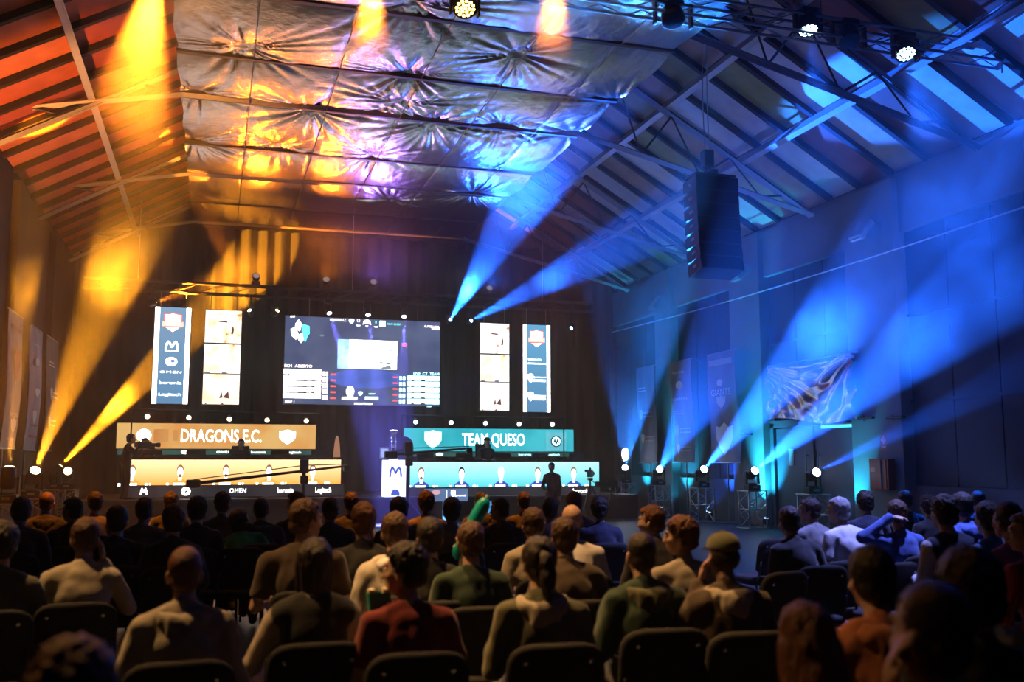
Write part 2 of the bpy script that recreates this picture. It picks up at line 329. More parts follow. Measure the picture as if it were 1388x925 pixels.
# ================================================================== stage and screens
STZ = .68
st = MB().box((-3.4, 26.35, 0), (11.9, 31.6, STZ - .04)).build('stage_platform', mat('stage_skirt_black', (.02, .022, .03), .8, bump=.15)); tag(st, 'long low black stage platform along the end of the hall', 'stage')
for k in range(8):
    x = -3.4 + 15.3 * k / 8
    MB().box((x + .005, 26.33, STZ - .04), (x + 15.3 / 8 - .005, 31.6, STZ)).build('deck_panel', mat('stage_deck', (.05, .05, .06), .5, bump=.1), st)
    MB().cbox((x + 15.3 / 16, 26.335, .32), (15.3 / 8 - .02, .02, .58), bev=.005).build('skirt_panel', BLACKMATT, st)
class Screen:
    """A flat LED panel standing at Y; picture places run u 0..1 to the right and v 0..1 up."""
    def __init__(s, name, label, cat, c, Y, disp, depth=.1, group=None, z0=None, rim=.012):
        a, b = atY(c[0], c[1], Y), atY(c[2], c[3], Y)
        s.x0, s.x1, s.w, s.h, s.Y = a.x, b.x, b.x - a.x, a.z - b.z, Y
        s.o = empty(name, ((a.x + b.x) / 2, Y, b.z)); tag(s.o, label, cat, group)
        MB().box((-s.w / 2 - rim, .004, -rim), (s.w / 2 + rim, depth, s.h + rim)).build('cabinet', BLACK, s.o)
        MB().box((-s.w / 2, -.004, 0), (s.w / 2, .005, s.h)).build('display', disp, s.o); s.k = 0
    def P(s, u, v): return ((u - .5) * s.w, v * s.h)
    def lay(s): s.k += 1; return -.006 - .0009 * s.k
    def rects(s, name, rs, m):
        b = MB(); y = s.lay()
        for u0, v0, u1, v1 in rs:
            (xa, za), (xb, zb) = s.P(u0, v0), s.P(u1, v1); b.box((xa, y - .001, za), (xb, y, zb))
        return b.build(name, m, s.o)
    def poly(s, name, pts, m):
        y = s.lay(); return MB().prism([s.P(*p) for p in pts], y - .001, y).build(name, m, s.o)
    def polys(s, name, ps, m):
        y = s.lay(); b = MB()
        for pts in ps: b.prism([s.P(*p) for p in pts], y - .001, y)
        return b.build(name, m, s.o)
    def oval(s, name, u, v, ru, rv, m, n=20):
        return s.poly(name, [(u + ru * math.cos(2 * PI * k / n), v + rv * math.sin(2 * PI * k / n)) for k in range(n)], m)
    def word(s, body, u, v, hv, m, wide=None, **k):
        x, z = s.P(u, v); return text(body, hv * s.h, m, s.o, (x, s.lay(), z), depth=.002, wide=wide and wide * s.w, **k)
    def shield(s, name, u, v, ru, rv, m):
        return s.poly(name, [(u - ru, v + rv * .8), (u - ru * .5, v + rv * .85), (u, v + rv), (u + ru * .5, v + rv * .85), (u + ru, v + rv * .8), (u + ru, v - rv * .1), (u + ru * .6, v - rv * .6), (u, v - rv), (u - ru * .6, v - rv * .6), (u - ru, v - rv * .1)], m)
    def mark(s, u, v, ru, rv, m):
        """The rounded M mark: two arches."""
        y = s.lay(); b = MB(); x, z = s.P(u, v); w, h = ru * s.w, rv * s.h
        pts = [(-1, -1), (-.9, .2), (-.62, 1), (-.3, .5), (0, -.35), (.3, .5), (.62, 1), (.9, .2), (1, -1)]; t = .17 * max(w, h)
        for (a, c), (d, e) in zip(pts, pts[1:]):
            p = Vector((x + a * w, 0, z + c * h)); q = Vector((x + d * w, 0, z + e * h)); dd = (q - p).normalized() * t * .4; nn = Vector((-dd.z, 0, dd.x)).normalized() * t
            b.prism([((p - dd + nn).x, (p - dd + nn).z), ((q + dd + nn).x, (q + dd + nn).z), ((q + dd - nn).x, (q + dd - nn).z), ((p - dd - nn).x, (p - dd - nn).z)], y - .001, y)
        return b.build('m_mark', m, s.o)
G = lambda n, c, s: glow('screen_' + n, c, s * LED)
gW = G('white', (1, .97, .93), 2.6); gWc = G('cool_white', (.85, .97, 1), 2.6); gP = G('pinkish_white', (1, .86, .8), 2.2); gC = G('cyan', (.1, .85, .9), 1.3); gR = G('red', (.9, .12, .1), .9)
gD = G('dark', (.012, .02, .04), .6); gG = G('grey', (.25, .3, .4), .6); gN = G('navy', (.03, .06, .35), .9); gS = G('skin', (1, .72, .55), 2.2); gB = G('brown', (.3, .13, .05), .7); gY = G('pale_gold', (1, .82, .45), 1.6); gT = G('teal_dark', (.01, .08, .07), .5); gLC = G('pale_cyan', (.5, .95, 1), 2.0); gM = G('muted_blue', (.1, .2, .55), .9)

# big screen in the middle
s = Screen('led_wall', 'large dark blue LED screen showing a match table, hung high over the stage', 'screen', (387, 428, 595.5, 551), 28.8, screen_mat('wall_screen', (.030, .045, .105), (.055, .075, .14), 1.0, scale=1.2))
X = lambda z: (z - 45) / 1252.; V = lambda z: 1 - (z - 85) / 738.
def R(a, b, c, d): return (X(a), V(d), X(c), V(b))
s.rects('map_side', [R(460, 268, 552, 518)], screen_mat('map_side_screen', (.25, .5, .85), (.5, .75, 1), 1.0, scale=3))
s.rects('map_view', [R(552, 268, 940, 515)], screen_mat('map_screen', (.9, .95, 1), (1, 1, 1), 2.4, scale=3))
s.polys('map_detail', [[(X(755), V(445)), (X(885), V(460)), (X(880), V(475)), (X(760), V(452))], [(X(690), V(350)), (X(700), V(350)), (X(702), V(425)), (X(690), V(430))], [(X(810), V(500)), (X(890), V(478)), (X(895), V(510)), (X(815), V(514))], [(X(860), V(350)), (X(930), V(345)), (X(930), V(352)), (X(860), V(358))]], gG)
s.oval('lit_ground', X(700), V(600), .25, .11, screen_mat('ground_screen', (.035, .07, .28), (.05, .10, .4), 1.0, scale=2))
s.polys('beast_logo', [[(X(a), V(b)) for a, b in q] for q in ([(148, 112), (172, 150), (160, 215), (120, 190), (125, 150)], [(88, 195), (125, 180), (150, 240), (130, 285), (95, 250)], [(135, 250), (180, 225), (190, 290), (170, 312), (150, 285)])], gW)
s.polys('beast_logo_edge', [[(X(a), V(b)) for a, b in q] for q in ([(172, 150), (232, 165), (235, 235), (205, 250), (175, 225)], [(185, 240), (225, 245), (205, 300), (188, 290)])], gC)
s.rects('row', [R(42, 533 + 50 * k, 335, 575 + 50 * k) for k in range(5)], gP)
s.rects('row_mark', [R(155 + (k % 2) * 8, 620 + 50 * k, 222, 632 + 50 * k) for k in range(3)] + [R(262, 622 + 50 * k, 285, 632 + 50 * k) for k in range(3)] + [R(78, 540, 84, 785)], gD)
s.rects('row_figures', [R(345 + 26 * j, 548 + 50 * k, 362 + 26 * j, 585 + 50 * k) for k in range(5) for j in range(2)], gP)
s.rects('row_score', [R(408, 562 + 50 * k, 452, 577 + 50 * k) for k in range(5)], gR)
s.rects('right_row', [R(1030, 563 + 50 * k, 1294, 606 + 50 * k) for k in range(5)], gLC)
s.rects('right_row_mark', [R(1140, 598 + 50 * k, 1176, 610 + 50 * k) for k in range(5)] + [R(1062, 598 + 50 * k, 1084, 609 + 50 * k) for k in range(5)] + [R(1254, 565, 1259, 800)], gD)
s.rects('right_row_figures', [R(962 + 28 * j, 572 + 50 * k, 982 + 28 * j, 606 + 50 * k) for k in range(5) for j in range(2)], gLC)
s.rects('right_row_score', [R(908, 575 + 50 * k, 948, 588 + 50 * k) for k in range(5)], gR)
s.word('BO1  ABIERTO', X(155), V(508), .032, gP, wide=.17); s.word('LIVE  CT  TEAM', X(1185), V(545), .032, gLC, wide=.17)
s.word('LIVE', X(100), V(92), .02, gW); s.word('DRAGONS E.C.', X(460), V(105), .026, gP, wide=.105); s.word('TEAM QUESO', X(912), V(122), .022, gC, wide=.095); s.word('SUPERLIGA', X(1226), V(130), .022, gP, wide=.1); s.rects('date_bar', [R(1225, 138, 1290, 154)], gP)
s.shield('left_crest', X(565), V(110), .016, .028, gW); s.word('13', X(620), V(105), .03, gW); s.word('8', X(763), V(112), .03, gC); s.rects('figure_line', [R(605, 142, 636, 149), R(748, 148, 778, 155)], gW)
s.polys('league_crest', [[(X(a), V(b)) for a, b in q] for q in ([(655, 135), (668, 98), (690, 92), (712, 98), (725, 135), (690, 122)], [(678, 143), (702, 143), (690, 158)])], gW); s.rects('right_crest', [R(792, 97, 840, 146)], gLC)
s.oval('caster_head', X(565), V(710), .026, .062, gP); s.rects('caster_body', [R(500, 757, 622, 782), R(543, 735, 590, 760)], gP); s.shield('caster_shield', X(647), V(727), .014, .026, gLC)
s.word('caster', X(740), V(725), .022, gLC); s.rects('caster_bar', [R(685, 752, 792, 777)], gLC); s.word('movistar', X(675), V(810), .03, gW, wide=.12); s.word('MAP 1', X(97), V(808), .028, gP); s.word('MVP', X(1210), V(829), .02, gLC)
s.oval('red_spark', X(1000), V(298), .018, .022, gR); s.oval('pale_spark', X(333), V(243), .014, .012, gG)

# team panels above the desks
orange_panel = screen_mat('orange_team_screen', (.95, .40, .09), (1, .60, .20), .46, scale=1.1); teal_panel = screen_mat('teal_team_screen', (.02, .50, .62), (.06, .66, .78), .5, scale=1.1)
s = Screen('team_screen', 'wide amber LED panel with white lettering and round badge above the left desk', 'screen', (159, 573.5, 427.5, 609), 28.3, orange_panel); sl = s
X = lambda z: (z - 40) / 1128.; V = lambda z: 1 - (z - 95) / 150.
s.oval('round_badge', X(187), V(168), .036, .26, gW); s.oval('badge_centre', X(187), V(168), .022, .16, gY); s.oval('badge_dot', X(187), V(170), .012, .09, gW); s.rects('pattern_block', [R(240, 130, 320, 205), R(345, 135, 375, 200)], screen_mat('orange_block', (.85, .3, .06), (.9, .42, .14), .42))
s.word('DRAGONS E.C.', X(618), V(172), .50, gW, wide=.405, bold=.010)
s.shield('white_shield', X(1000), V(172), .042, .3, gW); s.shield('shield_field', X(1000), V(172), .026, .19, gY); s.poly('shield_peak', [(X(985), V(165)), (X(1003), V(190)), (X(1020), V(158)), (X(1003), V(172))], gW)
s = Screen('team_screen', 'wide turquoise LED panel with white lettering above the right desk', 'screen', (548, 580.5, 777.5, 612.5), 28.3, teal_panel); sr = s
X = lambda z: (z - 205) / 963.; V = lambda z: 1 - (z - 125) / 135.
s.shield('white_shield', X(362), V(190), .048, .4, gLC); s.shield('shield_field', X(362), V(188), .03, .25, gW)
s.word('TEAM QUESO', X(702), V(193), .52, gWc, wide=.37, bold=.010)
s.rects('badge_block', [R(1005, 140, 1125, 255)], screen_mat('badge_block_screen', (.1, .6, .75), (.2, .72, .82), .5)); s.oval('badge_ring', X(1064), V(198), .034, .26, gD); s.oval('badge_field', X(1064), V(198), .026, .2, gLC); s.polys('badge_peaks', [[(X(1045), V(215)), (X(1055), V(175)), (X(1064), V(200)), (X(1073), V(175)), (X(1084), V(215)), (X(1073), V(203)), (X(1064), V(222)), (X(1055), V(203))]], gD)
strip = screen_mat('sponsor_strip', (.012, .05, .045), (.02, .07, .06), .8)
def sponsors(s, us, c, first='m'):
    s.mark(us[0], .52, .013, .26, c); s.oval('swirl_mark', us[1], .5, .021, .36, c); s.poly('swirl_cut', [(us[1] - .008, .35), (us[1] + .012, .45), (us[1] + .004, .62), (us[1] - .004, .5)], strip)
    s.word('OMEN', us[2], .5, .38, c, wide=.075, spacing=1.15); s.word('beronia', us[3], .5, .45, c, wide=.075); s.word('Logitech', us[4], .5, .45, c, wide=.075)
sponsors(Screen('sponsor_strip', 'dark sponsor strip under the amber team panel', 'screen', (159, 609.5, 427.5, 617), 28.28, strip, depth=.08), [.19, .33, .525, .70, .885], gW)
sponsors(Screen('sponsor_strip', 'dark sponsor strip under the turquoise team panel', 'screen', (548, 613.2, 777.5, 619.5), 28.28, strip, depth=.08), [.1, .2, .335, .70, .875], gLC)

# desk fronts with the player portraits
def portrait(s, u, hair, shirt, skin=gS, beard=False, ru=.014):
    s.poly('shoulders', [(u - ru * 3, 0.02), (u - ru * 2.6, .13), (u - ru * 1.1, .24), (u + ru * 1.1, .24), (u + ru * 2.6, .13), (u + ru * 3, 0.02)], shirt)
    s.rects('neck', [(u - ru * .5, .18, u + ru * .5, .4)], skin)
    s.oval('hair', u, .60, ru * 1.12, .21, hair); s.oval('face', u, .52, ru * .95, .2, skin)
    if beard: s.oval('beard', u, .38, ru * .6, .07, hair)
    s.rects('name_plate', [(u - ru * 2.2, -.02, u + ru * 1.6, .1)], gW)
    s.rects('score_plate', [(u - ru * 4.4, -.01, u - ru * 3.6, .1), (u + ru * 4.2, -.01, u + ru * 5.2, .1), (u + ru * 5.6, .02, u + ru * 6.0, .1)], gW)
s = Screen('desk_screen', 'glowing orange LED desk front with five player portraits', 'screen', (175, 623.5, 461.5, 657), 27.0, screen_mat('desk_orange', (.95, .36, .05), (1, .80, .42), .85, axis=2), depth=.06)
for k, z in enumerate((125, 385, 640, 885, 1140)): portrait(s, (z - 105) / 1203., gB, G('orange_shirt', (.8, .33, .05), .9), beard=k in (1, 2), skin=gP)
s = Screen('desk_screen', 'glowing turquoise LED desk front with five player portraits', 'screen', (556, 626.5, 812, 660), 27.0, screen_mat('desk_teal', (.06, .62, .68), (.5, .95, .95), .75, axis=2), depth=.06)
for k, z in enumerate((300, 520, 740, 950, 1160)): portrait(s, (z - 240) / 1073., (gB, gD, gY, gB, gB)[k], gN, beard=k == 0, skin=gP)
sponsors(Screen('sponsor_strip', 'dark sponsor strip along the foot of the orange desk front', 'screen', (170, 659, 466, 672), 26.95, screen_mat('desk_strip', (.01, .01, .014), (.02, .02, .024), .8), depth=.05), [.08, .265, .5, .72, .90], gW)
s = Screen('sponsor_strip', 'dark sponsor strip along the foot of the turquoise desk front', 'screen', (556, 661.5, 812, 672), 26.95, bpy.data.materials['desk_strip'], depth=.05); s.word('beronia', .90, .5, .5, gW, wide=.09)
for lab, xa, xb, c in (('left', 174, 464, 'behind the orange desk front'), ('right', 553, 814, 'behind the turquoise desk front')):
    a, b = atY(xa, 623, 27.0), atY(xb, 623, 27.0); d = empty('player_desk', ((a.x + b.x) / 2, 27.4, STZ)); w = (b.x - a.x) / 2
    tag(d, 'long black gaming desk ' + c, 'desk'); top = a.z + .04 - STZ if lab == 'left' else atY(700, 626, 27).z + .03 - STZ
    MB().cbox((0, 0, top), (w * 2, .68, .04), bev=.008).build('desk_top', BLACK, d)
    for k in range(6): MB().box((-w + .02 + k * (2 * w - .06) / 5, -.25, 0), (-w + .06 + k * (2 * w - .06) / 5, .3, top - .02)).build('leg', BLACK, d)
    for k in range(5):
        x = -w + (k + .5) * 2 * w / 5
        mo = empty('monitor', ((a.x + b.x) / 2 + x, 27.45, STZ + top + .02)); tag(mo, f'black monitor seen from behind on the desk {c}, number {k+1} from the left', 'monitor', 'monitors on the ' + ('orange' if lab == 'left' else 'turquoise') + ' desk')
        MB().cbox((0, .0, .012), (.22, .18, .02), bev=.005).build('foot', BLACK, mo); MB().cbox((0, .03, .08), (.04, .03, .14)).build('stem', BLACK, mo); MB().cbox((0, 0, .13), (.5, .03, .13), bev=.008).build('panel', BLACK, mo)
        mo['label'] = ['first', 'second', 'third', 'fourth', 'fifth'][k] + ' black monitor from the left on the desk ' + c

# tall side screens
def blue_column(lab, c, left):
    s = Screen('column_screen', lab, 'screen', c, 28.7, screen_mat('column_' + ('a' if left else 'b'), (.10, .26, .46), (.20, .36, .55) if left else (.12, .42, .68), .62, axis=2))
    s.rects('white_border', [(0, 0, .13, 1), (.87, 0, 1, 1)], gW)
    s.shield('shield_back', .5, .845, .26, .105, gR); s.shield('shield_face', .5, .865, .23, .07, gP); s.rects('shield_band', [(.2, .80, .80, .85)], G('orange_band', (1, .45, .35), 1.2)); s.rects('shield_text', [(.3, .815, .7, .835)], gW); s.poly('shield_tip', [(.3, .79), (.7, .79), (.5, .745)], gP); s.rects('shield_stripe', [(.24, .788, .76, .8)], gR)
    if left:
        s.mark(.5, .60, .17, .042, gW); s.word('movistar', .5, .545, .014, gW, wide=.38); s.oval('swirl_mark', .5, .435, .17, .045, gW); s.oval('swirl_cut', .54, .44, .07, .018, gM)
        s.word('OMEN', .5, .325, .024, gP, wide=.6, spacing=1.2); s.word('beronia', .5, .215, .03, gWc, wide=.62); s.word('Logitech', .5, .095, .03, gWc, wide=.62)
    else:
        s.word('valencia', .42, .60, .03, gWc, wide=.5); s.rects('rule', [(.17, .545, .85, .56)], gWc)
        for v in (.385, .175): s.shield('city_mark', .27, v, .1, .055, gWc); s.word('ajuntament', .60, v + .012, .02, gWc, wide=.46); s.rects('rule', [(.36, v - .04, .82, v - .015)], gWc)
blue_column('tall blue LED column with white edges and red shield, left of the big screen', (211, 416, 254, 548), True)
blue_column('tall blue LED column with white edges and red shield, right of the big screen', (709, 440, 746, 559), False)
for lab, c in (('tall LED column of three photo pictures left of the big screen', (279, 420, 323.5, 550)), ('tall LED column of three photo pictures right of the big screen', (651, 438, 690, 558))):
    left = 'left' in lab
    s = Screen('column_screen', lab, 'screen', c, 28.7, G('black_gap', (.02, .01, .01), .3))
    for k, (v0, v1) in enumerate(((0.01, .325), (.335, .64), (.655, 1))):
        warm = (.95, .62, .35) if left or k == 1 else (.8, .8, .78)
        s.rects('picture', [(0, v0, 1, v1)], screen_mat('photo_print_%d%d' % (k, left), warm, (1, .96, .9), 1.0, scale=1.6 + k, detail=5, bright=(.3, (.45, .2, .08))))
    for q_ in [[(.72, .75), (.78, .75), (.8, .80), (.77, .84), (.74, .82)], [(.35, .875), (.6, .87), (.62, .885), (.4, .89)], [(.45, .07), (.52, .14), (.55, .08)], [(.55, .08), (.7, .15), (.73, .07)], [(.05, .0), (.12, .0), (.1, .03)], [(.48, 0), (.6, 0), (.55, .03)]]: s.poly('picture_figure', q_, G('figure_brown', (.18, .06, .04), .5))
    s.polys('picture_step', [[(.02, .335), (.18, .335), (.16, .35), (.03, .35)], [(.5, .335), (.65, .335), (.63, .355), (.5, .35)]], gG)
# hangers of the flown screens
for nm, xs in (('led_wall', None), ('column_screen', None)):
    for o in [o for o in bpy.data.objects if o.parent is None and o.name.split('.')[0] == nm]:
        ws = [c for c in o.children if c.name.startswith('cabinet')][0]; hw = ws.dimensions.x / 2; hh = ws.dimensions.z
        zt = 6.42 - o.location.z
        for sx in (-.7, .7):
            MB().tube((sx * hw, .05, hh - .03), (sx * hw, .05, zt), .012, n=5).build('hanger', STEEL, o)
# stage truss carrying the screens and lamps
def box_truss(name, label, a, b, w=.29, m=ALU, step=.6, cat='truss'):
    a = Vector(a); b = Vector(b); L = (b - a).length; t = empty(name, a, math.atan2(b.y - a.y, b.x - a.x)); tag(t, label, cat); h = w / 2
    for dy in (-h, h):
        for dz in (-h, h): MB().tube((0, dy, dz), (L, dy, dz), .025, n=6).build('chord', m, t)
    n = max(2, int(L / step))
    proto = {}
    for k in range(n):
        for key in ((0, 'side'), (1, 'side'), (0, 'top'), (1, 'top')):
            if key[1] not in proto:
                e = (L / n, -h, h) if key[1] == 'side' else (L / n, h, h); o0 = (0, -h, -h) if key[1] == 'side' else (0, -h, h)
                o = proto[key[1]] = MB().tube(o0, e, .011, n=4).build('brace', m, t)
            else: o = link('brace', proto[key[1]].data, t)
            o.location = (k * L / n, w if key == (1, 'side') else 0, -w if key == (1, 'top') else 0)
    return t
box_truss('lighting_truss', 'long dark lighting truss over the stage carrying the screens', (-3.6, 28.75, 6.55), (11.5, 28.75, 6.55), m=TRUSD, step=.75)
_tr = [o for o in bpy.data.objects if o.name == 'lighting_truss'][0]
for x in (-2.2, 3.8, 9.8): MB().tube((x + 3.6, 0, .14), (x + 3.6, 0, min(9.0, roof_z(x)) - 6.55), .012, n=5).build('hanger', STEEL, _tr)

# props on the stage
p = atY(535.5, 662, 26.6); h = atY(535, 624, 26.6).z - STZ; wd = (atY(550, 640, 26.6).x - atY(521, 640, 26.6).x) / 2
pd = empty('trophy_plinth', (p.x, 26.8, STZ)); tag(pd, 'white glowing plinth with a dark blue M mark between the two desks', 'plinth')
MB().cbox((0, 0, h / 2), (wd * 2, .5, h), bev=.006).build('body', G('plinth_white', (.75, .82, 1), 1.1), pd)
q = Screen.__new__(Screen); q.o = pd; q.w = wd * 2; q.h = h; q.k = 0; q.lay = lambda: -.256
q.mark(.5, .68, .26, .13, gN); q.poly('half_badge', [(.3, .04), (.3, .12), (.38, .19), (.5, .21), (.62, .19), (.7, .12), (.7, .04)], gN)
SILVER = mat('brushed_silver', (.75, .78, .85), .5, .3, 0); tr = empty('trophy', (p.x - .02, 26.8, STZ + h)); tag(tr, 'tall slim silver fluted trophy standing on the white plinth', 'trophy')
MB().lathe([(.13, 0), (.13, .04), (.09, .06), (.07, .12)]).build('base', CHROME, tr, True)
b = MB()
for k in range(7): a = 2 * PI * k / 7; b.path([(.05 * math.cos(a + t * 1.5), .05 * math.sin(a + t * 1.5), .12 + .62 * t) for t in np.linspace(0, 1, 7)], .02, 6)
b.build('fluted_column', SILVER, tr, True); MB().lathe([(.05, .72), (.1, .76), (.11, .82), (.02, .83)]).build('crown', SILVER, tr, True)
p = atY(521.5, 620, 27.6); b0 = p.z - STZ
ds = empty('display_stand', (p.x, 27.7, STZ)); tag(ds, 'small framed picture on a thin stand left of the trophy', 'display stand')
MB().cbox((0, 0, .015), (.35, .3, .03), bev=.006).build('base', BLACK, ds); MB().tube((0, 0, .03), (0, 0, b0), .02).build('pole', BLACK, ds); MB().cbox((0, 0, b0 + .12), (.27, .04, .32), bev=.01).build('frame', STEEL, ds); MB().cbox((0, -.024, b0 + .12), (.2, .01, .24)).build('picture', G('small_picture', (.3, .4, .6), .7), ds)
p = atY(457, 622, 27.6)
ov = empty('oval_sign', (p.x, 27.7, STZ)); tag(ov, 'tall narrow oval orange sign at the right end of the left desk', 'sign'); hh = atY(457, 589, 27.6).z - STZ
MB().lathe([(.16, 0), (.16, .03)]).build('base', BLACK, ov); MB().prism([(.1 * math.cos(2 * PI * k / 24), hh * .5 + hh * .48 * math.sin(2 * PI * k / 24)) for k in range(24)], -.02, .02).build('board', mat('orange_lit_sign_board', (.8, .42, .2), .5, emit=(1, .45, .2), es=.35), ov)  # faint glow in the board stands in for orange light falling on it
rb = empty('rounded_panel', (atY(548, 620, 28).x, 28.0, STZ)); tag(rb, 'dark blue round-topped upright panel behind the trophy', 'panel'); hh = atY(548, 592, 28).z - STZ
MB().prism([(-.26, 0), (.26, 0)] + [(.26 * math.cos(a), hh - .3 + .3 * math.sin(a)) for a in np.linspace(0, PI, 12)], -.04, .04).build('board', mat('deep_blue_panel', (.02, .03, .14), .5), rb); MB().box((-.3, -.2, 0), (.3, .2, .02)).build('foot', BLACK, rb)
s = Screen('front_sign', 'grey blue sign with white lettering on the stage front', 'sign', (575, 663, 634, 679.5), 26.3, screen_mat('front_sign_screen', (.06, .10, .2), (.08, .13, .26), .9), depth=.025)
s.oval('crest', .27, .72, .1, .2, G('dim_pink', (.5, .3, .35), .8)); s.rects('rule', [(.5, .15, .52, .85)], gLC); s.shield('city_mark', .66, .6, .05, .3, gWc); s.word('ajuntament', .82, .45, .16, gWc, wide=.26)
for k, px in enumerate((602.5, 617.5, 664)):
    a = atY(px, 681, 26.2); tb = empty('light_tube', (a.x, 26.2, 0)); tag(tb, ('bright blue upright light tube below the stage sign, left one of the close pair', 'bright blue upright light tube below the stage sign, right one of the close pair', 'dim blue light tube on the stage front right of the sign')[k], 'light'); zt = a.z
    MB().lathe([(.09, 0), (.09, .03), (.05, .05)], 12).build('base', BLACK, tb); MB().lathe([(.05, .05), (.05, zt), (.02, zt + .02)], 12).build('tube', glow('tube_blue' if k < 2 else 'tube_blue_dim', (.12, .45, 1), 2.2 if k < 2 else .9), tb)
# ================================================================== lamps, stands, banners
_mesh = {}
def cached(key, make, name, m, parent, smooth=False, **k):
    """One mesh per key and material, linked as often as wanted."""
    kk = (key, m.name)
    if kk not in _mesh: o = make().build(name, m, parent, smooth); _mesh[kk] = o.data; 
    else: o = link(name, _mesh[kk], parent)
    if 'loc' in k: o.location = k['loc']
    if 'rot' in k: o.rotation_euler = k['rot']
    return o
def moving_head(label, loc, target, lens, colour=None, watts=0, deg=11, hang=False, group=None, s=1.0, blend=.35, sized=None):
    """A moving head: base, two yoke arms, barrel with lens, aimed at target (world)."""
    loc = Vector(loc); r = empty('moving_head', loc); tag(r, label, 'stage light', group); r.scale = (s, s, s)
    fl = (PI, 0, 0) if hang else (0, 0, 0); sg = -1 if hang else 1
    cached('mh_base', lambda: MB().cbox((0, 0, .07), (.34, .26, .14), bev=.02), 'base', BLACK, r, rot=fl)
    cached('mh_panel', lambda: MB().cbox((0, -.131, .08), (.14, .008, .05)), 'control_panel', STEEL, r, rot=fl)
    ring = lambda: MB().lathe([(.12, .14), (.12, .17), (.08, .18)], 16)
    cached('mh_ring', ring, 'turntable', BLACK, r, rot=fl)
    d = (Vector(target) - loc).normalized(); az = math.atan2(d.y, d.x) - PI / 2; el = math.asin(max(-1, min(1, d.z)))
    y = empty('yoke', (0, 0, 0), az, r)
    for sx in (-1, 1): cached('mh_arm%d' % sx, lambda: MB().cbox((sx * .165, 0, .31), (.045, .12, .3), bev=.012), 'arm', BLACK, y, rot=fl)
    hd = cached('mh_barrel', lambda: MB().lathe([(.05, -.19), (.11, -.17), (.135, -.1), (.13, .02), (.12, .12), (.125, .19), (.11, .2)], 20), 'barrel', BLACK, y, True, loc=(0, 0, sg * .42), rot=(el - PI / 2, 0, 0))
    cached('mh_lens', lambda: MB().lathe([(.095, .0), (.095, .004), (.08, .016), (.045, .026), (.0, .03)], 18), 'lens', lens, y, True, loc=Vector((0, 0, sg * .42)) + Vector((0, math.cos(el), math.sin(el))) * .2, rot=(el - PI / 2, 0, 0))
    if watts:
        src = loc + Vector((0, 0, sg * .42 * s)) + d * .26 * s; spot(None, src, target, colour, watts, deg, blend).name = 'lamp_light'
        l = bpy.data.objects[-1] if False else None
    return r
def stand(label, loc, h=.93, rz=0., m=ALU, group=None):
    r = empty('truss_stand', loc, rz); tag(r, label, 'truss stand', group); w = .24
    for sx in (-w, w):
        for sy in (-w, w): cached('st_chord', lambda: MB().tube((0, 0, .02), (0, 0, h - .02), .024, n=8), 'chord', m, r, loc=(sx, sy, 0), smooth=True)
    for k, (a, b) in enumerate(((0, .32), (.32, .62), (.62, .9))):
        for q in range(4):
            cached('st_brace%d' % k, lambda: MB().tube((-w, -w, a), (w, -w, b), .011, n=5) if k % 2 == 0 else MB().tube((w, -w, a), (-w, -w, b), .011, n=5), 'brace', m, r, rot=(0, 0, q * PI / 2))
    for q in range(4): cached('st_rail', lambda: MB().tube((-w, -w, .46), (w, -w, .46), .014, n=6), 'rail', m, r, rot=(0, 0, q * PI / 2))
    cached('st_top', lambda: MB().cbox((0, 0, h - .012), (.56, .56, .024), bev=.004), 'top_plate', m, r)
    cached('st_base', lambda: MB().cbox((0, 0, .01), (.6, .6, .02), bev=.004), 'base_plate', m, r)
    return r
SH = .93
# right side: five stands with blue heads
lenses = [WHITELAMP, WHITELAMP, WHITELAMP, WHITELAMP, WHITELAMP]
beams = [((872, 300), 18.0, 150000, 15), ((1085, 300), 12.6, 110000, 11), ((1388, 150), 11.6, 300000, 12.5), ((1388, 350), 11.9, 300000, 11), ((1388, 503), 12.2, 70000, 6)]
pos = ['farthest from us', 'second farthest', 'middle', 'second nearest', 'before the double door']
for k, (px, (t, X, w, dg)) in enumerate(zip([847, 893, 951, 1019, 1101], beams)):
    y = atX(px, 640, 12.9).y
    stand(f'silver truss stand under a blue moving head by the right wall, {pos[k]}', (12.9, y, 0), group='truss stands along the right wall')
    tg = atY(*t, X) if k < 2 else atX(*t, X)
    moving_head(f'black moving head throwing a blue beam by the right wall, {pos[k]}', (12.9, y, SH), tg, lenses[k], BLUE if k else SKY, w, dg, group='moving heads along the right wall')
# left side: four stands with amber heads
lt = [((33, 400), 60000, 9), ((160, 360), 90000, 11), ((330, 372), 500000, 13), ((96, 600), 0, 9)]
pos = ['leftmost and nearest', 'second from the left', 'throwing the long beam', 'farthest of the four']
for k, px in enumerate((12, 45, 75, 92)):
    a = atX(px, 637, -3.95 if k == 2 else -3.6 if k == 3 else -3.45); (tx, ty), w, dg = lt[k]
    stand(f'truss stand with glowing rails under an amber moving head at left, {pos[k]}', (a.x, a.y, 0), group='truss stands along the left wall')
    tg = atY(tx, ty, 31.8) if k == 2 else atY(tx, ty, a.y + (.8, -4.5)[k % 2])
    moving_head(f'black moving head lit amber by the left wall, {pos[k]}', (a.x, a.y, SH), tg, WARMLAMP, AMBER, w, dg, group='moving heads along the left wall')
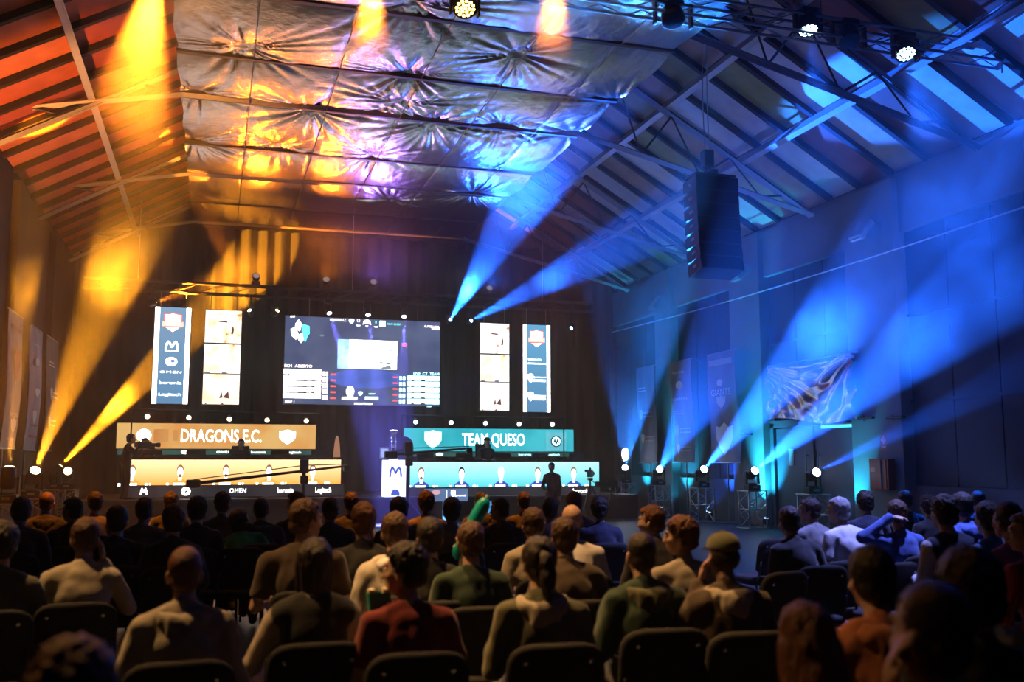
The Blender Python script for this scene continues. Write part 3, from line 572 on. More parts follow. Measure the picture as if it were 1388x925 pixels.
# three white lamps on the stage truss and four coloured heads above the big screen
for k, px in enumerate((445, 498.5, 548)):
    a = atY(px, 412, 28.6)
    moving_head('round white lamp with violet beam over the big screen, ' + ('left of three', 'middle of three', 'right of three')[k], (a.x, 28.6, 6.385), atY((478, 512, 546)[k], 520, 27.4), WHITELAMP, VIOLET, 40000, 12, hang=True, group='white lamps over the big screen', s=.7)
for lab, (px, py), t, Y, c, w, dg, ln in (('amber moving head on the stage truss beaming up left', (340, 425), (272, 265), 26, ORANGE, 30000, 11, WARMLAMP), ('amber moving head on the stage truss beaming up right', (373, 425), (415, 360), 27.5, ORANGE, 4500, 9, WARMLAMP),
        ('blue moving head on the stage truss beaming steeply up right', (609, 436), (735, 225), 21.5, BLUE, 170000, 15, BLUELAMP), ('blue moving head on the stage truss beaming low to the right', (636, 436), (850, 325), 22, BLUE, 150000, 12, BLUELAMP), ('small blue moving head near the right end of the stage truss', (777, 443), (730, 470), 27.6, BLUE, 2500, 9, BLUELAMP), ('small amber moving head near the left end of the stage truss', (206, 412), (440, 322), 30.6, ORANGE, 22000, 26, WARMLAMP)):
    a = atY(px, py, 28.4); moving_head(lab, (a.x, 28.4, a.z + .42 * .55), atY(*t, Y), ln, c, w, dg, hang=True, s=.55)
    MB().tube((0, .2 / .55, (6.42 - a.z - .42 * .55) / .55), (0, 0, 0), .04, n=6).build('clamp', BLACK, [o for o in bpy.data.objects if o.name.startswith('moving_head') and o.get('label') == lab][0])
# small par lamps on a bar above each team panel
def par(label, loc, target, lens, s=1., group=None, name='par_lamp'):
    r = empty(name, loc); tag(r, label, 'stage light', group); r.scale = (s, s, s); d = (Vector(target) - Vector(loc)).normalized(); az = math.atan2(d.y, d.x) - PI / 2; el = math.asin(d.z)
    y = empty('mount', (0, 0, 0), az, r)
    cached('par_yoke', lambda: MB().cbox((-.12, 0, .07), (.012, .03, .16)).cbox((.12, 0, .07), (.012, .03, .16)).cbox((0, 0, .15), (.25, .03, .012)), 'bracket', BLACK, y)
    cached('par_can', lambda: MB().lathe([(.05, -.13), (.085, -.11), (.1, -.02), (.105, .12), (.09, .125)], 18), 'can', BLACK, y, True, rot=(el - PI / 2, 0, 0))
    cached('par_lens', lambda: MB().lathe([(.088, .118), (.088, .123), (.05, .135), (.0, .138)], 18), 'lens', lens, y, True, rot=(el - PI / 2, 0, 0))
    return r
WARMSM = glow('par_glow_warm', (1, .78, .5), 5); COOLSM = glow('par_glow_cool', (.75, .9, 1), 6)
for side, pts, ln in (('amber', [(200, 563.5), (256, 565), (311, 567), (362, 568.5), (415, 569.5)], WARMSM), ('turquoise', [(563, 571), (611, 572), (657.5, 573), (703, 574), (748, 574.5)], COOLSM)):
    a, b = atY(*pts[0], 28.2), atY(*pts[-1], 28.2)
    r = empty('lamp_bar', ((a.x + b.x) / 2, 28.24, STZ)); tag(r, f'thin black bar carrying five lamps over the {side} team panel', 'lamp bar'); hw = (b.x - a.x) / 2 + .4
    MB().tube((-hw, 0, a.z + .17 - STZ), (hw, 0, b.z + .17 - STZ), .022).build('bar', BLACK, r)
    for sx in (-hw, hw): MB().tube((sx, 0, 0), (sx, 0, a.z + .17 - STZ), .02).cbox((sx, 0, .01), (.4, .4, .02)).build('upright', BLACK, r)
    for k, q in enumerate(pts):
        c = atY(*q, 28.2); par(f'small lit lamp over the {side} team panel, ' + ('first', 'second', 'third', 'fourth', 'fifth')[k] + ' from the left', c, c + Vector((-.15 * c.x / 10, -1, -.35)), ln, .78, 'lamps over the team panels')
# banners
def banner(label, corners, X, poly_mat, art, faint=False):
    """A tall cloth banner by a side wall; corners are its top left, top right, bottom right, bottom left in the picture."""
    P = [atX(x, y, X) for x, y in corners]; top = (P[0].z + P[1].z) / 2; bot = (P[2].z + P[3].z) / 2
    a = Vector((P[0].x, P[0].y, 0)); b = Vector((P[1].x, P[1].y, 0)); w = (b - a).length; c = (a + b) / 2
    r = empty('hanging_banner', (c.x, c.y, 0), math.atan2((b - a).y, (b - a).x)); tag(r, label, 'banner'); nx, nz = 10, 24; B = MB(); h = top - bot
    def bend(x, z): t = (z - bot) / h; return .05 * math.sin(t * 5 + X) * (1 - t * .3) + .02 * math.sin(x * 9 + t * 4)
    for j in range(nz + 1):
        for i in range(nx + 1):
            x = (i / nx - .5) * w; z = bot + h * j / nz; B.v.append((x, bend(x, z), z))
    n = len(B.v); B.v += [(x, y + .006, z) for x, y, z in B.v]
    for j in range(nz):
        for i in range(nx):
            q = j * (nx + 1) + i; B.f.append((q, q + 1, q + nx + 2, q + nx + 1)); B.f.append(tuple(t + n for t in (q, q + nx + 1, q + nx + 2, q + 1)))
    B.build('cloth', poly_mat, r, True)
    for z in (top, bot): MB().tube((-w / 2 - .03, .03, z), (w / 2 + .03, .03, z), .018, n=8).build('rod', STEEL, r)
    MB().tube((0, .12, .02), (0, .12, top), .02, n=8).tube((0, .12, top), (0, .03, top), .012, n=6).build('pole', STEEL, r); MB().cbox((0, .12, .012), (.5, .5, .024), bev=.004).build('foot', STEEL, r)
    def PT(u, v): return ((u - .5) * w, bot + v * h)
    def put(name, pts, m):
        q = [PT(*p) for p in pts]; cx = sum(p[0] for p in q) / len(q); cz = sum(p[1] for p in q) / len(q); y = min(bend(x, z) for x, z in q) - .006
        return MB().prism(q, y - .002, y).build(name, m, r)
    def word(s_, u, v, hv, m, wide):
        x, z = PT(u, v); o = text(s_, hv * h, m, r, (x, min(bend(x + dx, z) for dx in (-.2, 0, .2)) - .01, z), depth=.002, wide=wide * w); return o
    art(put, word); return r
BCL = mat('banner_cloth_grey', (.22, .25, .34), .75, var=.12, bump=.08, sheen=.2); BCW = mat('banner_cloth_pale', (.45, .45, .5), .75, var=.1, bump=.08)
PW = mat('banner_print_white', (.85, .88, .9), .7, var=0, emit=(.35, .8, .85), es=0.0); PF = mat('banner_print_faint', (.5, .55, .6), .7, var=0); PR = mat('banner_print_red', (.5, .09, .12), .7, var=0)
def sh(u, v, a, b): return [(u - a, v + b * .8), (u - a * .5, v + b * .7), (u, v + b), (u + a * .5, v + b * .7), (u + a, v + b * .8), (u + a * .95, v), (u + a * .55, v - b * .55), (u, v - b), (u - a * .55, v - b * .55), (u - a * .95, v)]
def ov(u, v, a, b, n=16): return [(u + a * math.cos(2 * PI * k / n), v + b * math.sin(2 * PI * k / n)) for k in range(n)]
def bx(u0, v0, u1, v1): return [(u0, v0), (u1, v0), (u1, v1), (u0, v1)]
def art_city(put, word):
    word('valencia', .32, .78, .022, PW, .42); put('rule', bx(.1, .745, .6, .752), PW)
    for v in (.50, .25):
        put('city_mark', sh(.25, v, .1, .06), PW); word('ajuntament', .62, v + .02, .022, PW, .5); word('de valencia', .62, v - .022, .02, PW, .5)
def art_sponsor(put, word):
    word('beronia', .45, .885, .035, PW, .55); put('swirl_mark', ov(.48, .755, .16, .042), PW); put('swirl_cut', ov(.52, .76, .07, .018), BCL); word('OMEN', .48, .615, .028, PW, .7); word('valencia', .42, .50, .022, PW, .45); put('rule', bx(.2, .475, .65, .482), PW)
    for v in (.31, .13): put('city_mark', sh(.28, v, .08, .055), PW); word('ajuntament', .63, v + .018, .02, PW, .48); word('de valencia', .63, v - .018, .02, PW, .48)
def art_giants(put, word):
    put('pale_band', bx(.1, .88, .92, .935), PF); word('SUPERLIGA', .5, .905, .03, BCL, .7); put('crown', ov(.48, .72, .1, .033), PW); put('crown_hole', ov(.48, .72, .05, .017), BCL); word('GIANTS', .5, .63, .06, PW, .68); put('crest', sh(.5, .545, .16, .06), PW); put('crest_face', sh(.5, .55, .08, .03), BCL)
    put('big_crest', sh(.52, .21, .3, .15), PW); put('crest_band', bx(.22, .285, .82, .32), BCL); word('GUARD', .52, .302, .024, PW, .5); put('crest_face', sh(.52, .205, .15, .07), BCL); put('crest_eye', ov(.52, .22, .09, .03), PW)
def art_red(put, word):
    word('SUPERLIGA', .5, .885, .03, PR, .8); put('red_shield', sh(.5, .62, .22, .13), PR); put('shield_band', bx(.2, .63, .8, .67), PF); word('beronia', .5, .25, .04, PW, .6); put('pale_mark', sh(.5, .17, .2, .06), PW); put('rule', bx(.2, .06, .8, .08), PF)
def art_left(put, word):
    word('beronia', .5, .86, .03, PW, .6); put('swirl_mark', ov(.5, .72, .16, .035), PW); word('OMEN', .5, .61, .02, PF, .6); put('city_mark', sh(.5, .47, .2, .04), PW); put('city_mark', sh(.4, .27, .16, .06), PW); word('ajuntament', .55, .2, .02, PR, .6); put('rule', bx(.2, .1, .8, .12), PR)
banner('far grey banner with two white city marks by the right wall', [(864, 500), (887, 495), (888, 627), (863, 628)], 13.25, BCL, art_city)
banner('middle grey banner with a column of white sponsor marks by the right wall', [(909, 491), (937, 487), (936, 626), (911, 627)], 13.25, BCL, art_sponsor)
banner('nearest grey banner at right with two large pale crests', [(959, 479), (997, 476), (998, 626), (963, 628)], 13.25, BCL, art_giants)
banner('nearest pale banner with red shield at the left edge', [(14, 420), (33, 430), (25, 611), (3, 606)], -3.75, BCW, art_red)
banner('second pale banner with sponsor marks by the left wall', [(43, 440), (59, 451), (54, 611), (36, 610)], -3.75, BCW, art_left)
banner('third dim banner half lost in shadow by the left wall', [(66, 458), (80, 462), (78, 612), (66, 611)], -3.75, mat('banner_cloth_shaded', (.12, .12, .13), .8, bump=.1), art_city)  # the shadow on this banner is put into its darker cloth colour
# floor up-lights washing the right wall
for k, (px, py, tx, ty, w, c) in enumerate(((862, 697, 872, 600, 2600, CYAN), (897, 698, 926, 600, 3000, CYAN), (964, 705, 985, 600, 2600, BLUE), (1040, 712, 1040, 610, 5000, CYAN), (1168, 720, 1163, 560, 900, CYAN))):
    a = atX(px, py - 2, 13.25); r = par('small floor lamp washing the right wall cyan, ' + ('farthest of five', 'second farthest of five', 'middle of five', 'second nearest of five', 'nearest of five, beyond the door')[k], (13.2, a.y, .14), (13.55, a.y, 3), BLUELAMP, .8, 'floor lamps along the right wall', 'floor_lamp')
    b = atX(tx, ty, 13.7); spot(None, (13.2, b.y, .32), (13.64, b.y, 1.5), c, w * .7, 62, 1.0, .06)
    MB().cbox((0, 0, -.165), (.3, .2, .02)).build('foot', BLACK, r)
a = atX(847, 616, 12.6); r = empty('standing_lamp', (12.6, a.y, 0)); tag(r, 'bright white blinder lamp on a black pole at the far right of the stage', 'stage light')
MB().lathe([(.2, 0), (.2, .02), (.03, .05)]).build('base', BLACK, r); MB().tube((0, 0, .03), (0, 0, a.z - .2), .02).build('pole', BLACK, r); MB().cbox((0, .04, a.z), (.26, .1, .42), bev=.02).build('housing', BLACK, r); MB().ell((0, -.02, a.z), (.11, .03, .19)).build('lens', WHITELAMP, r, True)
# front lighting truss across the top with washes
TY, TZ = 12.9, 8.62
for k, (x0, x1) in enumerate(((-4.2, 4.4), (4.4, 13.6))): box_truss('lighting_truss', ('left half', 'right half')[k] + ' of the dark lighting truss crossing the hall overhead', (x0, TY, TZ), (x1, TY, TZ), w=.3, m=TRUSD if k == 0 else STEEL, step=.7)
for o in [o for o in bpy.data.objects if o.name.startswith('lighting_truss') and abs(o.location.y - TY) < .1]:
    for x in ((.9,) if o.location.x < 0 else (4.8, 8.4)): MB().tube((x, 0, .14), (x, 0, roof_z(x + o.location.x) - TZ + .05), .015, n=5).build('hanger', STEEL, o)
def wash(label, px, py, Y, target, c, watts, deg, lens, s=1.15, group=None, lit=True):
    """A hanging LED wash head with a honeycomb of bright cells."""
    a = atY(px, py, Y); d = (Vector(target) - a).normalized(); az = math.atan2(d.y, d.x) - PI / 2; el = math.asin(d.z)
    top = max(TZ - .15, a.z + .3); r = empty('wash_lamp', (a.x, Y, top)); tag(r, label, 'stage light', group); dz = a.z - top
    MB().cbox((0, 0, -.05), (.3, .24, .1), bev=.02).build('base', BLACK, r); MB().tube((0, 0, -.1), (0, 0, dz + .2), .03).build('stem', BLACK, r)
    for sx in (-1, 1): MB().cbox((sx * .2 * s, 0, dz + .04), (.04, .1, .36), bev=.01).build('yoke_arm', BLACK, r)
    MB().cbox((0, 0, dz + .22), (.44 * s, .1, .04), bev=.01).build('yoke_bridge', BLACK, r)
    e = (el - PI / 2, 0, az)
    MB().lathe([(.08, -.2), (.15, -.16), (.18, -.04), (.18, .06), (.165, .065)], 22).build('barrel', BLACK, r, True, loc=(0, 0, dz), rot=e)
    fc = MB().lathe([(.16, .05), (.16, .06), (.0, .062)], 22).build('lens_plate', mat('lens_plate', (.25, .45, .7), .3, emit=(.1, .35, 1), es=4) if lit else BLACK, r, loc=(0, 0, dz), rot=e)
    if lit:
        pts = [(0, 0)] + [(.062 * math.cos(PI * k / 3), .062 * math.sin(PI * k / 3)) for k in range(6)] + [(.12 * math.cos(PI * k / 6), .12 * math.sin(PI * k / 6)) for k in range(12)]
        cb = MB()
        for x, y in pts: cb.ell((x, y, .066), (.025, .025, .008), nu=8, nv=4)
        cb.build('lamp_cell', lens, fc)
        if watts: spot(None, a + d * .12, target, c, watts, deg, .6, .08)
    return r
BW = glow('cell_blue_white', (.55, .85, 1), 14); OW = glow('cell_orange', (1, .55, .1), 14)
wash('lit blue white wash lamp on the overhead truss, left one of the pair', 1095, 37, 12.8, (8.6, 10.6, 0), BLUE, 12000, 22, BW)
wash('lit blue white wash lamp on the overhead truss, right one of the pair', 1227, 70, 12.8, (9.2, 8.6, 0), BLUE, 12000, 24, BW)
wash('unlit dark wash lamp between the two lit blue ones', 1150, 52, 12.8, (9.3, 9.6, 0), SKY, 0, 24, BW, 1.5, lit=False)
wash('dark unlit lamp with a glinting rim on the overhead truss near the top middle', 912, 24, 12.8, (6.3, 10, 2), SKY, 0, 24, BW, 1.5, lit=False)
wash('orange glowing lamp barrel at the top edge of the picture', 630, 8, 12.8, (3.0, 8.5, 1), ORANGE, 0, 24, OW, 1.0)
for k, (px, py, t, w, dg) in enumerate(((215, -50, (-2.2, 14.2, .0), 19000, 38), (505, -60, (1.75, 12.6, 0), 10000, 30), (880, -60, (5.2, 14.5, .0), 1500, 14), (752, -60, (4.2, 12.6, 0), 9000, 30))):
    wash(f'orange wash lamp on the overhead truss just above the picture, number {k+1} from the left', px, py, 11.8, t, ORANGE, w, dg, OW)['label'] = 'orange wash lamp on the overhead truss above the picture, ' + ('farthest left', 'left of middle', 'right end', 'right of middle')[k]
# rear truss over the audience (above the picture) with the washes that light the seats
box_truss('lighting_truss', 'dark lighting truss above the audience, nearer than the picture shows', (-2.6, 7.6, 8.45), (11.8, 7.6, 8.45), w=.3, m=TRUSD, step=1.2)
def rear_wash(label, loc, target, c, watts, deg, lens, hang=True):
    loc = Vector(loc); d = (Vector(target) - loc).normalized(); r = empty('wash_lamp', loc); tag(r, label, 'stage light'); e = (math.asin(d.z) - PI / 2, 0, math.atan2(d.y, d.x) - PI / 2)
    MB().lathe([(.08, -.2), (.15, -.16), (.18, -.04), (.18, .06), (.165, .065)], 18).build('barrel', BLACK, r, True, rot=e); MB().lathe([(.16, .05), (.16, .06), (0, .062)], 18).build('lens', lens, r, rot=e)
    if hang: MB().cbox((0, 0, .3), (.3, .2, .1), bev=.02).tube((0, 0, .1), (0, 0, .3), .03).build('yoke', BLACK, r)
    else: MB().cbox((0, 0, -loc.z + .02), (.34, .3, .04), bev=.01).tube((0, 0, -loc.z + .02), (0, 0, -.1), .03).build('yoke', BLACK, r)
    spot(None, loc + d * .12, target, c, watts, deg, .7, .12)
WARMKEY = (1, .52, .18)
rear_wash('orange wash lamp over the audience at the left', (-3.0, 7.6, 8.05), (-.2, 4.9, .9), WARMKEY, 2800, 40, OW)
rear_wash('orange wash lamp over the middle of the audience', (1.0, 7.6, 8.05), (2.3, 5.7, .9), WARMKEY, 2900, 36, OW)
rear_wash('blue wash lamp over the right of the audience', (7.6, 7.6, 8.05), (5.6, 8.4, .8), (.26, .30, 1), 7000, 38, BW)
rear_wash('added unseen orange floor lamp by the left wall lighting the red roof boards', (-3.6, 14.2, .4), (-2.4, 20.5, 8.6), (1, .33, .07), 9000, 46, OW, False)  # out of view, added to redden and brighten the left roof slope
rear_wash('added unseen blue floor lamp by the right wall lighting the roof boards', (12.9, 12.6, .4), (11.0, 20.5, 9.5), (.16, .26, 1), 1700, 46, BW, False)  # unseen fill light, added to lift the boards of the right slope
for lab, x, c, w in (('added amber fill lamp on the stage truss turned up at the foil, left', 1.0, ORANGE, 600), ('added violet fill lamp on the stage truss turned up at the foil, middle', 4.4, (.3, .16, 1), 700), ('added orange fill lamp on the stage truss turned up at the foil, right', 3.0, ORANGE, 500), ('added blue fill lamp on the stage truss turned up at the foil, right end', 8.0, BLUE, 900)):  # fill lamps added to throw coloured light onto the foil
    r = empty('wash_lamp', (x, 28.6, 6.86)); tag(r, lab, 'stage light'); MB().cbox((0, 0, -.11), (.24, .2, .12), bev=.02).build('base', BLACK, r); e = (-PI / 2 + .45, 0, PI)
    MB().lathe([(.06, -.14), (.1, -.1), (.11, .06), (.1, .07)], 16).build('barrel', BLACK, r, True, loc=(0, 0, .08), rot=e); MB().lathe([(.09, .06), (.09, .072), (0, .075)], 16).build('lens', glow('added_uplight_lens', (.5, .4, .4), .5), r, loc=(0, 0, .08), rot=e)
    spot(None, (x, 28.45, 7.0), (x - .3, 20, 9.0), c, w, 70, .8, .08)
# line array speaker
r = empty('line_array_speaker', (9.42, 17.1, 7.3)); tag(r, 'black hanging column of loudspeaker boxes in front of the right roof slope', 'loudspeaker')
MB().cbox((0, 0, .06), (.9, .5, .05), bev=.01).cbox((0, 0, .12), (.1, .5, .1)).build('flying_frame', BLACK, r)
z = 0; yy = 0; ang = 0
for k in range(7):
    b = MB(); M = Matrix.Translation((0, yy, z)) @ Euler((math.radians(-ang), 0, 0)).to_matrix().to_4x4()
    pr = [(-.30, 0), (.26, -.035), (.26, -.255), (-.30, -.29)]
    vs = [(sx * .47, y, zz) for sx in (-1, 1) for y, zz in pr]
    b.add(vs, [(0, 1, 2, 3), (7, 6, 5, 4), (0, 4, 5, 1), (1, 5, 6, 2), (2, 6, 7, 3), (3, 7, 4, 0)], M); bo = b.build('speaker_box', mat('speaker_black', (.012, .012, .014), .55, bump=.2, bscale=150), r)
    g = MB(); g.add([(sx * .45, -.305, zz) for sx in (-1, 1) for zz in (-.02, -.27)], [(0, 1, 3, 2)], M); g.build('grille', BLACKMATT, bo)
    h = MB(); h.cbox((-.475, -.05, -.145), (.012, .14, .05)).cbox((.475, -.05, -.145), (.012, .14, .05))
    h.v = [tuple(M @ Vector(q)) for q in h.v]; h.build('handle', STEEL, bo)
    z -= .285 * math.cos(math.radians(ang)); yy -= .285 * math.sin(math.radians(ang)) * .5; ang += 2.4
MB().cbox((-.05, 0, .45), (.22, .22, .34), bev=.03).build('hoist', BLACK, r); MB().tube((-.05, 0, .1), (-.05, 0, .3), .02).build('hook', STEEL, r)
for dx in (-.1, 0.0): MB().path([(dx, .0, .6), (dx - .02, .0, 1.6), (dx, 0, roof_z(9.42 + dx) - 7.3 + .14)], .012, 5).build('chain', STEEL, r)
# flood lights high on the right wall
for k, (px, py) in enumerate(((1168, 311), (1003, 369), (890, 410))):
    a = atX(px, py, 13.45); r = empty('flood_light', (13.5, a.y, a.z)); tag(r, 'grey flood light tilted down high on the right wall, ' + ('nearest of three', 'middle of three', 'farthest of three')[k], 'flood light', 'flood lights on the right wall')
    MB().cbox((.06, 0, .1), (.24, .05, .05)).cbox((.02, 0, .02), (.04, .05, .2)).build('bracket', STEEL, r); MB().cbox((-.06, 0, -.03), (.16, .44, .5), rot=(0, math.radians(38), 0), bev=.03).build('housing', mat('flood_housing', (.3, .32, .34), .45), r); MB().cbox((-.112, 0, -.095), (.02, .36, .4), rot=(0, math.radians(38), 0)).build('glass', mat('flood_glass', (.5, .55, .6), .1), r)
# cable strung along the right wall
a, b = atX(832, 450, 13.42), atX(1388, 281, 13.42); o = MB().path([a.lerp(b, t) + Vector((0, 0, -.12 * math.sin(PI * t))) for t in np.linspace(-.01, 1.25, 24)], .018, 6).build('wall_cable', mat('pale_cable', (.6, .65, .7), .5)); tag(o, 'thin pale cable strung the length of the right wall', 'cable')
for k, y in enumerate((12.5, 17.78, 23.08, 28.13)):
    MB().cbox((13.5, y, a.lerp(b, (a.y - y) / (a.y - b.y)).z - .12 * math.sin(PI * (a.y - y) / (a.y - b.y))), (.14, .04, .04)).build('cable_clip', STEEL, o)
# foil tarp over the door bay
a, b = atX(1041, 505, 13.5), atX(1157, 492, 13.5); y0, y1 = b.y, a.y; zt, zb = 4.05, 2.62; nx, nz = 90, 46; B = MB()
for j in range(nz + 1):
    for i in range(nx + 1):
        u, t = i / nx, j / nz; y = y1 + (y0 - y1) * u
        z = zt - (zt - zb) * t - .12 * math.sin(PI * u) * (1 - t) + .10 * math.sin(u * 5 + 1) * t
        d = math.hypot(u - .05, (1 - t) * .6 - .55); d2 = math.hypot(u - .95, (1 - t) * .6 - .6)
        x = 13.44 + .05 * math.sin((u * 1.3 + t) * 14 + math.sin(u * 9)) + .05 * math.sin(math.atan2(t * .6 + .02, u + .02) * 26) * math.exp(-d) + .05 * math.sin(math.atan2(t * .6 + .02, 1.02 - u) * 22) * math.exp(-d2) + .03 * noise.noise((u * 9, t * 6, 1))
        B.v.append((x, y, z))
for j in range(nz):
    for i in range(nx): q = j * (nx + 1) + i; B.f.append((q, q + 1, q + nx + 2, q + nx + 1))
o = B.build('foil_tarp', FOIL, smooth=True); tag(o, 'crumpled silver foil tarp hung over the door on the right wall', 'tarp'); MB().tube((13.56, y0 - .1, 4.06), (13.56, y1 + .1, 4.06), .025).tube((13.56, y0, 4.06), (13.72, y0, 4.06), .02).tube((13.56, y1, 4.06), (13.72, y1, 4.06), .02).build('rod', STEEL, o)
# fittings on the right wall
a, b = atX(1186, 622, 13.6), atX(1214, 665, 13.6); c = (a + b) / 2
r = empty('fire_hose_cabinet', (13.49, c.y, c.z)); tag(r, 'red fire hose cabinet on the right wall pillar', 'fire cabinet'); hh = (a.z - b.z) / 2; hw = abs(a.y - b.y) / 2
MB().cbox((.04, 0, 0), (.18, hw * 2, hh * 2), bev=.015).build('body', mat('red_cabinet', (.42, .03, .02), .4), r); MB().cbox((-.055, .02, 0), (.012, hw * 1.75, hh * 1.85), bev=.004).build('door', mat('red_cabinet_door', (.33, .02, .015), .35), r); MB().cbox((-.066, hw * .5, .1), (.008, .16, .1)).build('white_plate', mat('plate_white', (.7, .5, .4), .5), r); MB().tube((-.075, -.1, -.3), (-.075, -.1, .3), .012).build('handle', STEEL, r)
c = atX(1199, 600, 13.66); r = empty('fire_sign', (13.655, c.y, c.z)); tag(r, 'small red fire sign above the hose cabinet', 'sign'); MB().cbox((-.01, 0, 0), (.012, .24, .36), bev=.004).build('plate', mat('sign_red', (.5, .08, .07), .5), r); MB().cbox((-.02, 0, .05), (.006, .13, .13), rot=(PI / 4, 0, 0)).cbox((-.02, 0, -.1), (.006, .14, .05)).build('pictogram', mat('sign_white', (.7, .6, .6), .6), r)
for k, (px, py) in enumerate(((1175, 567), (1214, 566))):
    c = atX(px, py, 13.62); r = MB().cbox((0, 0, 0), (.12, .5, .05), bev=.01).cbox((.05, .12, .0), (.08, .04, .12)).build('wall_bracket', BLACK, loc=(13.62, c.y, c.z)); tag(r, 'short dark bracket on the wall pillar, ' + ('nearer the door', 'above the fire sign')[k], 'bracket')
c = atX(1012, 589, 13.6); r = MB().cbox((0, 0, 0), (.14, .5, .06), bev=.01).cbox((.05, .12, .0), (.08, .04, .12)).build('wall_bracket', BLACK, loc=(13.62, c.y, c.z)); tag(r, 'short dark bracket on the pillar beside the large crest banner', 'bracket')
# haze in the hall, thicker in drifting clouds
hm = bpy.data.materials.new('hall_haze'); hm.use_nodes = True; nt = hm.node_tree; nt.nodes.clear(); N = nt.nodes; L = nt.links
out = N.new('ShaderNodeOutputMaterial'); vs = N.new('ShaderNodeVolumeScatter'); L.new(vs.outputs[0], out.inputs['Volume']); vs.inputs['Anisotropy'].default_value = .3
tc = N.new('ShaderNodeTexCoord'); n1 = N.new('ShaderNodeTexNoise'); n1.inputs['Scale'].default_value = .42; n1.inputs['Detail'].default_value = 3; n1.inputs['Distortion'].default_value = .6; L.new(tc.outputs['Object'], n1.inputs['Vector'])
mr = N.new('ShaderNodeMapRange'); L.new(n1.outputs['Fac'], mr.inputs[0])
for i, q in zip((1, 2, 3, 4), (.36, .68, HAZE * .35, HAZE * 1.9)): mr.inputs[i].default_value = q
sx = N.new('ShaderNodeSeparateXYZ'); L.new(tc.outputs['Object'], sx.inputs[0]); m3 = N.new('ShaderNodeMapRange'); m3.interpolation_type = 'SMOOTHSTEP'; L.new(sx.outputs['Y'], m3.inputs[0])
for i, q in zip((1, 2, 3, 4), (9.5, 17.0, .06, 1.0)): m3.inputs[i].default_value = q
ml = N.new('ShaderNodeMath'); ml.operation = 'MULTIPLY'; L.new(m3.outputs[0], ml.inputs[0]); L.new(mr.outputs[0], ml.inputs[1]); prev = ml.outputs[0]   # thinner towards the seats
PLUMES = [(atY(163, 352, 17.6), 1.15, .30, 'glowing orange before the left roof slope'), (atY(36, 395, 20.2), .9, .2, 'glowing dim orange above the nearest left banner'), (atY(14, 612, 19.6), .4, .2, 'at the foot of the nearest left banner'), (atY(72, 562, 21.6), .5, .18, 'in the amber beam by the left banners'),
    (atY(150, 538, 29.2), .9, .16, 'in the long amber beam left of the blue column'), (atY(320, 370, 30.4), 1.6, .12, 'glowing orange behind the tall photo column'), (atY(450, 310, 30.4), 1.7, .2, 'glowing orange high over the big screen'), (atX(1122, 440, 12.2), 1.25, .12, 'shining cyan blue over the foil tarp'),
    (atX(1300, 270, 11.8), 1.3, .06, 'in the upper blue beam at right'), (atX(1250, 445, 12.1), 1.2, .06, 'in the middle blue beam at right'), (atY(640, 375, 26.9), .9, .4, 'shining blue right of the big screen'), (atY(715, 255, 22.3), 1.5, .2, 'glowing blue at the end of the foil'), (atY(760, 370, 25), 1.0, .12, 'in the low blue beam over the right columns'),
    (atY(868, 380, 20.5), 1.6, .08, 'glowing blue left of the hanging loudspeakers'), (atY(1060, 340, 14), 1.2, .06, 'in the blue beam right of the hanging loudspeakers'), (atX(1375, 180, 11.65), 1.2, .06, 'at the upper right edge'), (atX(1360, 375, 12.0), 1.1, .04, 'at the right edge'), (atY(1092, 110, 12.3), 1.0, .05, 'under the left wash lamp'), (atY(1240, 145, 12.1), 1.0, .05, 'under the right wash lamp'),
    (atY(222, 5, 12.0), 1.2, .6, 'glowing bright orange at the top left'), (atY(213, 120, 12.2), 1.0, .35, 'glowing orange below the bright cloud at top left'), (atY(507, 5, 12.0), .85, .7, 'glowing orange at the top, left of the orange lamp'), (atY(752, 5, 12.0), .85, .7, 'glowing orange at the top, right of the orange lamp')]
L.new(prev, vs.inputs['Density'])
o = MB().box((XL, -3.5, .01), (XR, 32.4, 9.4)).build('haze', hm); tag(o, 'thin stage haze drifting through the hall', 'haze', kind='stuff')

